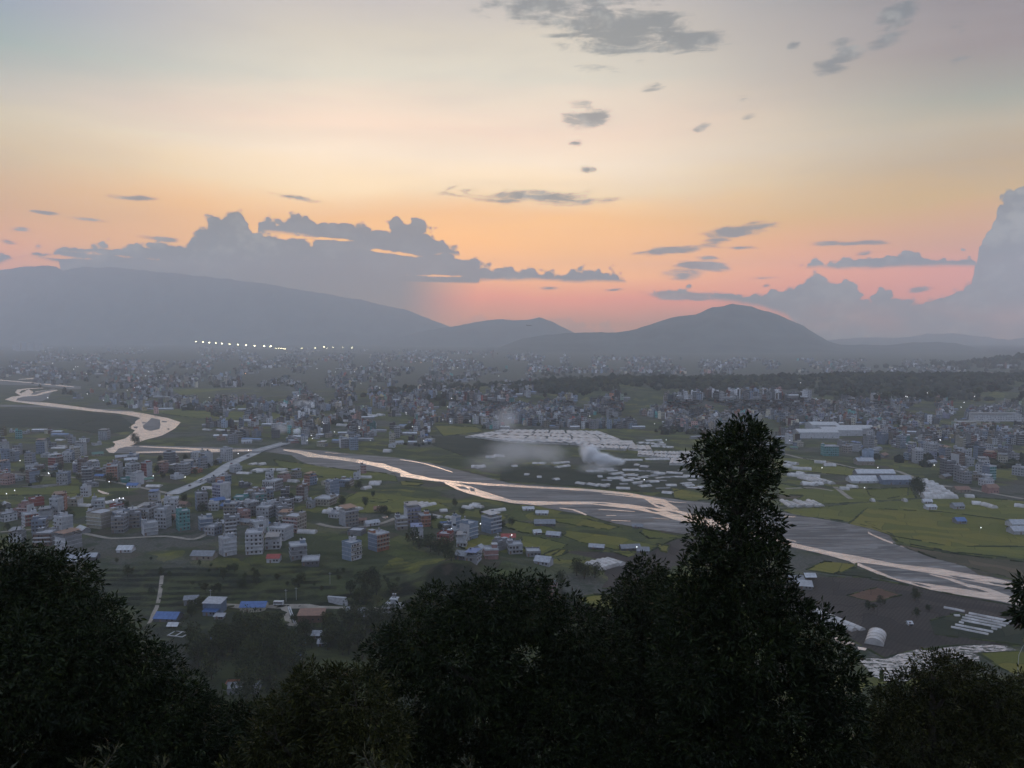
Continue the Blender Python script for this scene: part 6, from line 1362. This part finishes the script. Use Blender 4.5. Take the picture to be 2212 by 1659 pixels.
lamp(*zc(*A3, [(1075, 1312)])[0], 'among the near houses', h=4); lamp(*zc(*A4, [(1830, 1372)])[0], 'in the green plain', h=4)
for k in range(28):
    u, v = sample_zone([(0, 748), (1150, 765), (2212, 790), (2212, 900), (1500, 900), (0, 860)], 1, rl, False)[0]; lamp(u, v, 'glinting in the far haze')
def mast(u, v, hpx, lab, big=1.):
    p = flat(u, v + hpx); D = math.hypot(p[0], p[1]); h = hpx/F*D
    o = root('floodlight_mast', p, 0, lab, 'floodlight', 'floodlight masts along the airfield'); MB().cyl(0, 0, 0, h, 1.0, 6, 0, .5).build('mast', [M_POST], o)
    MB().box(-4.2*big, 4.2*big, -.8, .8, h-1.6*big, h+2.6*big).build('lamp_panel', [E_FLOOD], o)
us = [(424, 739), (439, 740), (452, 741), (466, 742), (480, 743), (496, 744.5), (514, 745.5), (532, 746.5), (550, 748), (571, 748.5), (585, 749)]
for k, (u, v) in enumerate(us): mast(u, v, 13, ORD[k] + ' floodlight mast from the left in the long airfield row')
for k, (u, v) in enumerate([(597, 753), (602, 753), (607, 753), (612, 753.5), (616, 754)]): mast(u, v, 8, ORD[k] + ' small light from the left in the cluster after the mast row', .45)
for k, (u, v) in enumerate([(652, 752.5), (681, 752), (700, 749.5), (706, 753), (720, 750.5), (740, 751), (760, 751.5)]): mast(u, v, 10 if k > 1 else 8, ORD[k] + ' floodlight from the left in the shorter right airfield group', .7 if k in (2, 4, 5, 6) else .5)
strip('runway', [(400, 749), (560, 751.5), (700, 757), (880, 769)], [(400, 750), (560, 753), (700, 758.6), (880, 770.6)], .5, L_YARD, 0, 0)

def vehicle(u, v, L, Wd, H, col, kind, lab, rz):
    p = flat(u, v) + np.array((0, 0, .38)); o = root(kind, p, rz, lab, {'bus': 'bus', 'car': 'car', 'truck': 'truck'}[kind])
    m = wallmat('paint ' + kind + str(u), col, .4)
    if kind == 'car':
        MB().box(-L/2, L/2, -Wd/2, Wd/2, .35, .95).build('body', [m], o); MB().poly([(-L*.32, -Wd*.45, .95), (L*.28, -Wd*.45, .95), (L*.28, Wd*.45, .95), (-L*.32, Wd*.45, .95), (-L*.2, -Wd*.4, 1.5), (L*.16, -Wd*.4, 1.5), (L*.16, Wd*.4, 1.5), (-L*.2, Wd*.4, 1.5)], [(4, 5, 6, 7), (0, 1, 5, 4), (1, 2, 6, 5), (2, 3, 7, 6), (3, 0, 4, 7)]).build('cabin', [M_GLASS], o)
    else:
        MB().box(-L/2, L/2, -Wd/2, Wd/2, .5, H).build('body', [m], o)
        for s in (-1, 1): MB().box(-L*.46, L*.40, s*Wd/2-.03, s*Wd/2+.03, H*.5, H*.8).build('window', [M_GLASS], o)
    wm = MB(); n = 10; wm.poly([(.42*math.cos(6.283*i/n), y, .42*math.sin(6.283*i/n)) for y in (-.12, .12) for i in range(n)], [tuple(range(n)), tuple(range(2*n-1, n-1, -1))] + [(i, i+n, (i+1) % n+n, (i+1) % n) for i in range(n)]); wm = wm.me('wheel', [M_TANKB])
    for x in (-L*.32, L*.32):
        for y in (-Wd/2, Wd/2): link('wheel', wm, o, (x, y, .42))
ra = math.atan2(*(flat(475, 1019)-flat(425, 1046))[[1, 0]])
vehicle(432, 1042, 9.5, 2.5, 3.1, (.55, .55, .56), 'bus', 'pale bus driving down the bridge road', ra)
vehicle(444, 1039, 4.4, 1.8, 1.5, (.6, .6, .58), 'car', 'white car just behind the bus on the bridge road', ra)
vehicle(536, 987, 6.5, 2.3, 2.8, (.30, .30, .32), 'truck', 'grey truck near the bridge end of the road', ra)
vehicle(410, 1051, 4.2, 1.8, 1.5, (.08, .08, .10), 'car', 'dark car at the lower end of the bridge road', ra)
vehicle(500, 1003, 4.2, 1.8, 1.5, (.3, .05, .04), 'car', 'small red car in the middle of the bridge road', ra)
g_ = ground(602, 1308); vehicle(602, 1308, 6, 2.2, 2.6, (.5, .5, .5), 'truck', 'white cab truck on the low dirt road', 0)
for o in COL.objects:
    if o.name.startswith('truck') and 'low dirt' in o.get('label', ''): o.location = [float(c) for c in g_ + np.array((0, 0, .3))]
def plane():
    p = ray(1143, 703)*3600; p[2] += CZ; o = root('aeroplane', p, R(8), 'small dark aeroplane climbing above the middle hills', 'aeroplane'); m = mat('aeroplane paint', (.10, .10, .11), .4)
    MB().tube([(-13, 0, .6), (-11, 0, .3), (-6, 0, 0), (6, 0, 0), (11, 0, .1), (13, 0, .3)], [.3, 1.1, 1.5, 1.5, 1.1, .2], 10).build('fuselage', [m], o)
    for s in (-1, 1): MB().poly([(-3, 0, .8), (1.2, 0, .8), (.3, s*13, 1.4), (-1.6, s*13, 1.4), (-3, 0, .5), (1.2, 0, .5), (.3, s*13, 1.25), (-1.6, s*13, 1.25)], [(0, 1, 2, 3), (7, 6, 5, 4), (0, 4, 5, 1), (1, 5, 6, 2), (2, 6, 7, 3)]).build('wing', [m], o)
    MB().poly([(-12.5, -.12, .6), (-9.5, -.12, .8), (-12, -.12, 5), (-13.6, -.12, 5), (-12.5, .12, .6), (-9.5, .12, .8), (-12, .12, 5), (-13.6, .12, 5)], [(0, 1, 2, 3), (7, 6, 5, 4), (0, 4, 5, 1), (1, 5, 6, 2), (2, 6, 7, 3), (3, 7, 4, 0)]).build('tail_fin', [m], o)
plane()
def smoke(u, v, zc_, rx, ry, rz_, dens, sc=2.2, thr=.42, lab=None):
    m = bpy.data.materials.new('smoke'); m.use_nodes = True; T = NT(m.node_tree); T.N.clear()
    tc = T.add('ShaderNodeTexCoord').outputs['Object']; ln = T.add('ShaderNodeVectorMath', operation='LENGTH'); T.put(ln.inputs[0], tc)
    n = T.noise(T.mapping(tc, loc=(u*.13, v*.07, 0)), sc, 4, .6); f = T.ss(ln.outputs['Value'], 1.0, .15)
    d = T.m('MULTIPLY', T.m('MULTIPLY', T.ss(T.m('ADD', n, T.m('MULTIPLY', f, .22)), thr, thr+.22), f), dens)
    pv = T.add('ShaderNodeVolumePrincipled'); pv.inputs['Color'].default_value = (1, 1, 1, 1); T.put(pv.inputs['Density'], d); pv.inputs['Anisotropy'].default_value = 0 if dens > .3 else .4
    out = T.add('ShaderNodeOutputMaterial'); T.L.new(pv.outputs[0], out.inputs['Volume'])
    import bmesh
    me = bpy.data.meshes.new('smoke'); bm = bmesh.new(); bmesh.ops.create_icosphere(bm, subdivisions=2, radius=1.08); bm.to_mesh(me); bm.free(); me.materials.append(m)
    p = flat(u, v, zc_); p[2] = max(zc_, rz_*1.09 + .6 - 0); p = ray(u, v)*((CZ-p[2])/-ray(u, v)[2]) + np.array((0, 0, CZ)); o = link('smoke', me, None, p); o.scale = (rx, ry, rz_); tag(o, lab or 'white smoke drifting over the fields', 'smoke', kind='stuff')
smoke(1330, 997, 8, 14, 7, 6, 1.2, 2.6); smoke(1302, 992, 11, 17, 9, 10, 1.0, 2.6); smoke(1276, 982, 15, 14, 9, 14, .9, 2.6); smoke(1262, 972, 26, 9, 7, 12, .2, 2.4); smoke(1290, 1012, 8, 30, 18, 7, .035, 1.6, .3)
smoke(1115, 975, 26, 48, 22, 22, .036, 2.2, .38); smoke(1185, 982, 20, 30, 18, 19, .034, 2.6, .40); smoke(1060, 1000, 18, 40, 20, 16, .016, 2.2, .38); smoke(1095, 905, 26, 26, 18, 26, .03, 2.2, .38)
smoke(655, 872, 12, 26, 16, 10, .07, 1.8, .34); smoke(674, 877, 8, 8, 6, 6, .4); smoke(642, 932, 9, 9, 6, 7, .5); smoke(610, 926, 12, 14, 8, 11, .08, 1.8, .36); smoke(1138, 893, 10, 9, 7, 6, .2)
smoke(1165, 694, 100, 115, 90, 60, .006, 1.8, .38, 'pale mist clinging to the crest of the middle hill') if False else None
o = MB().tube([(0, 0, -1), (-.3, 0, 6), (-.1, 0, 12), (1.5, 0, 16), (4, 0, 19)], [.16, .14, .11, .08, .04], 6).build('bamboo_pole', [M_TRIM], None, ground(2199, 1470)); tag(o, 'thin pale bent pole standing beside the marsh at the right edge', 'pole')
for k, (u, v) in enumerate(((618, 1300), (640, 1296), (713, 1262), (930, 1300), (455, 1300))):
    o = MB().cyl(0, 0, -1, 8, .12, 6).box(-.9, .9, -.06, .06, 7.2, 7.35).build('utility_pole', [M_SLAB], None, ground(u, v)); tag(o, ORD[k] + ' concrete utility pole in the lower valley, counted by nearness to the steep lane', 'pole', 'utility poles in the lower valley')
write_labels()
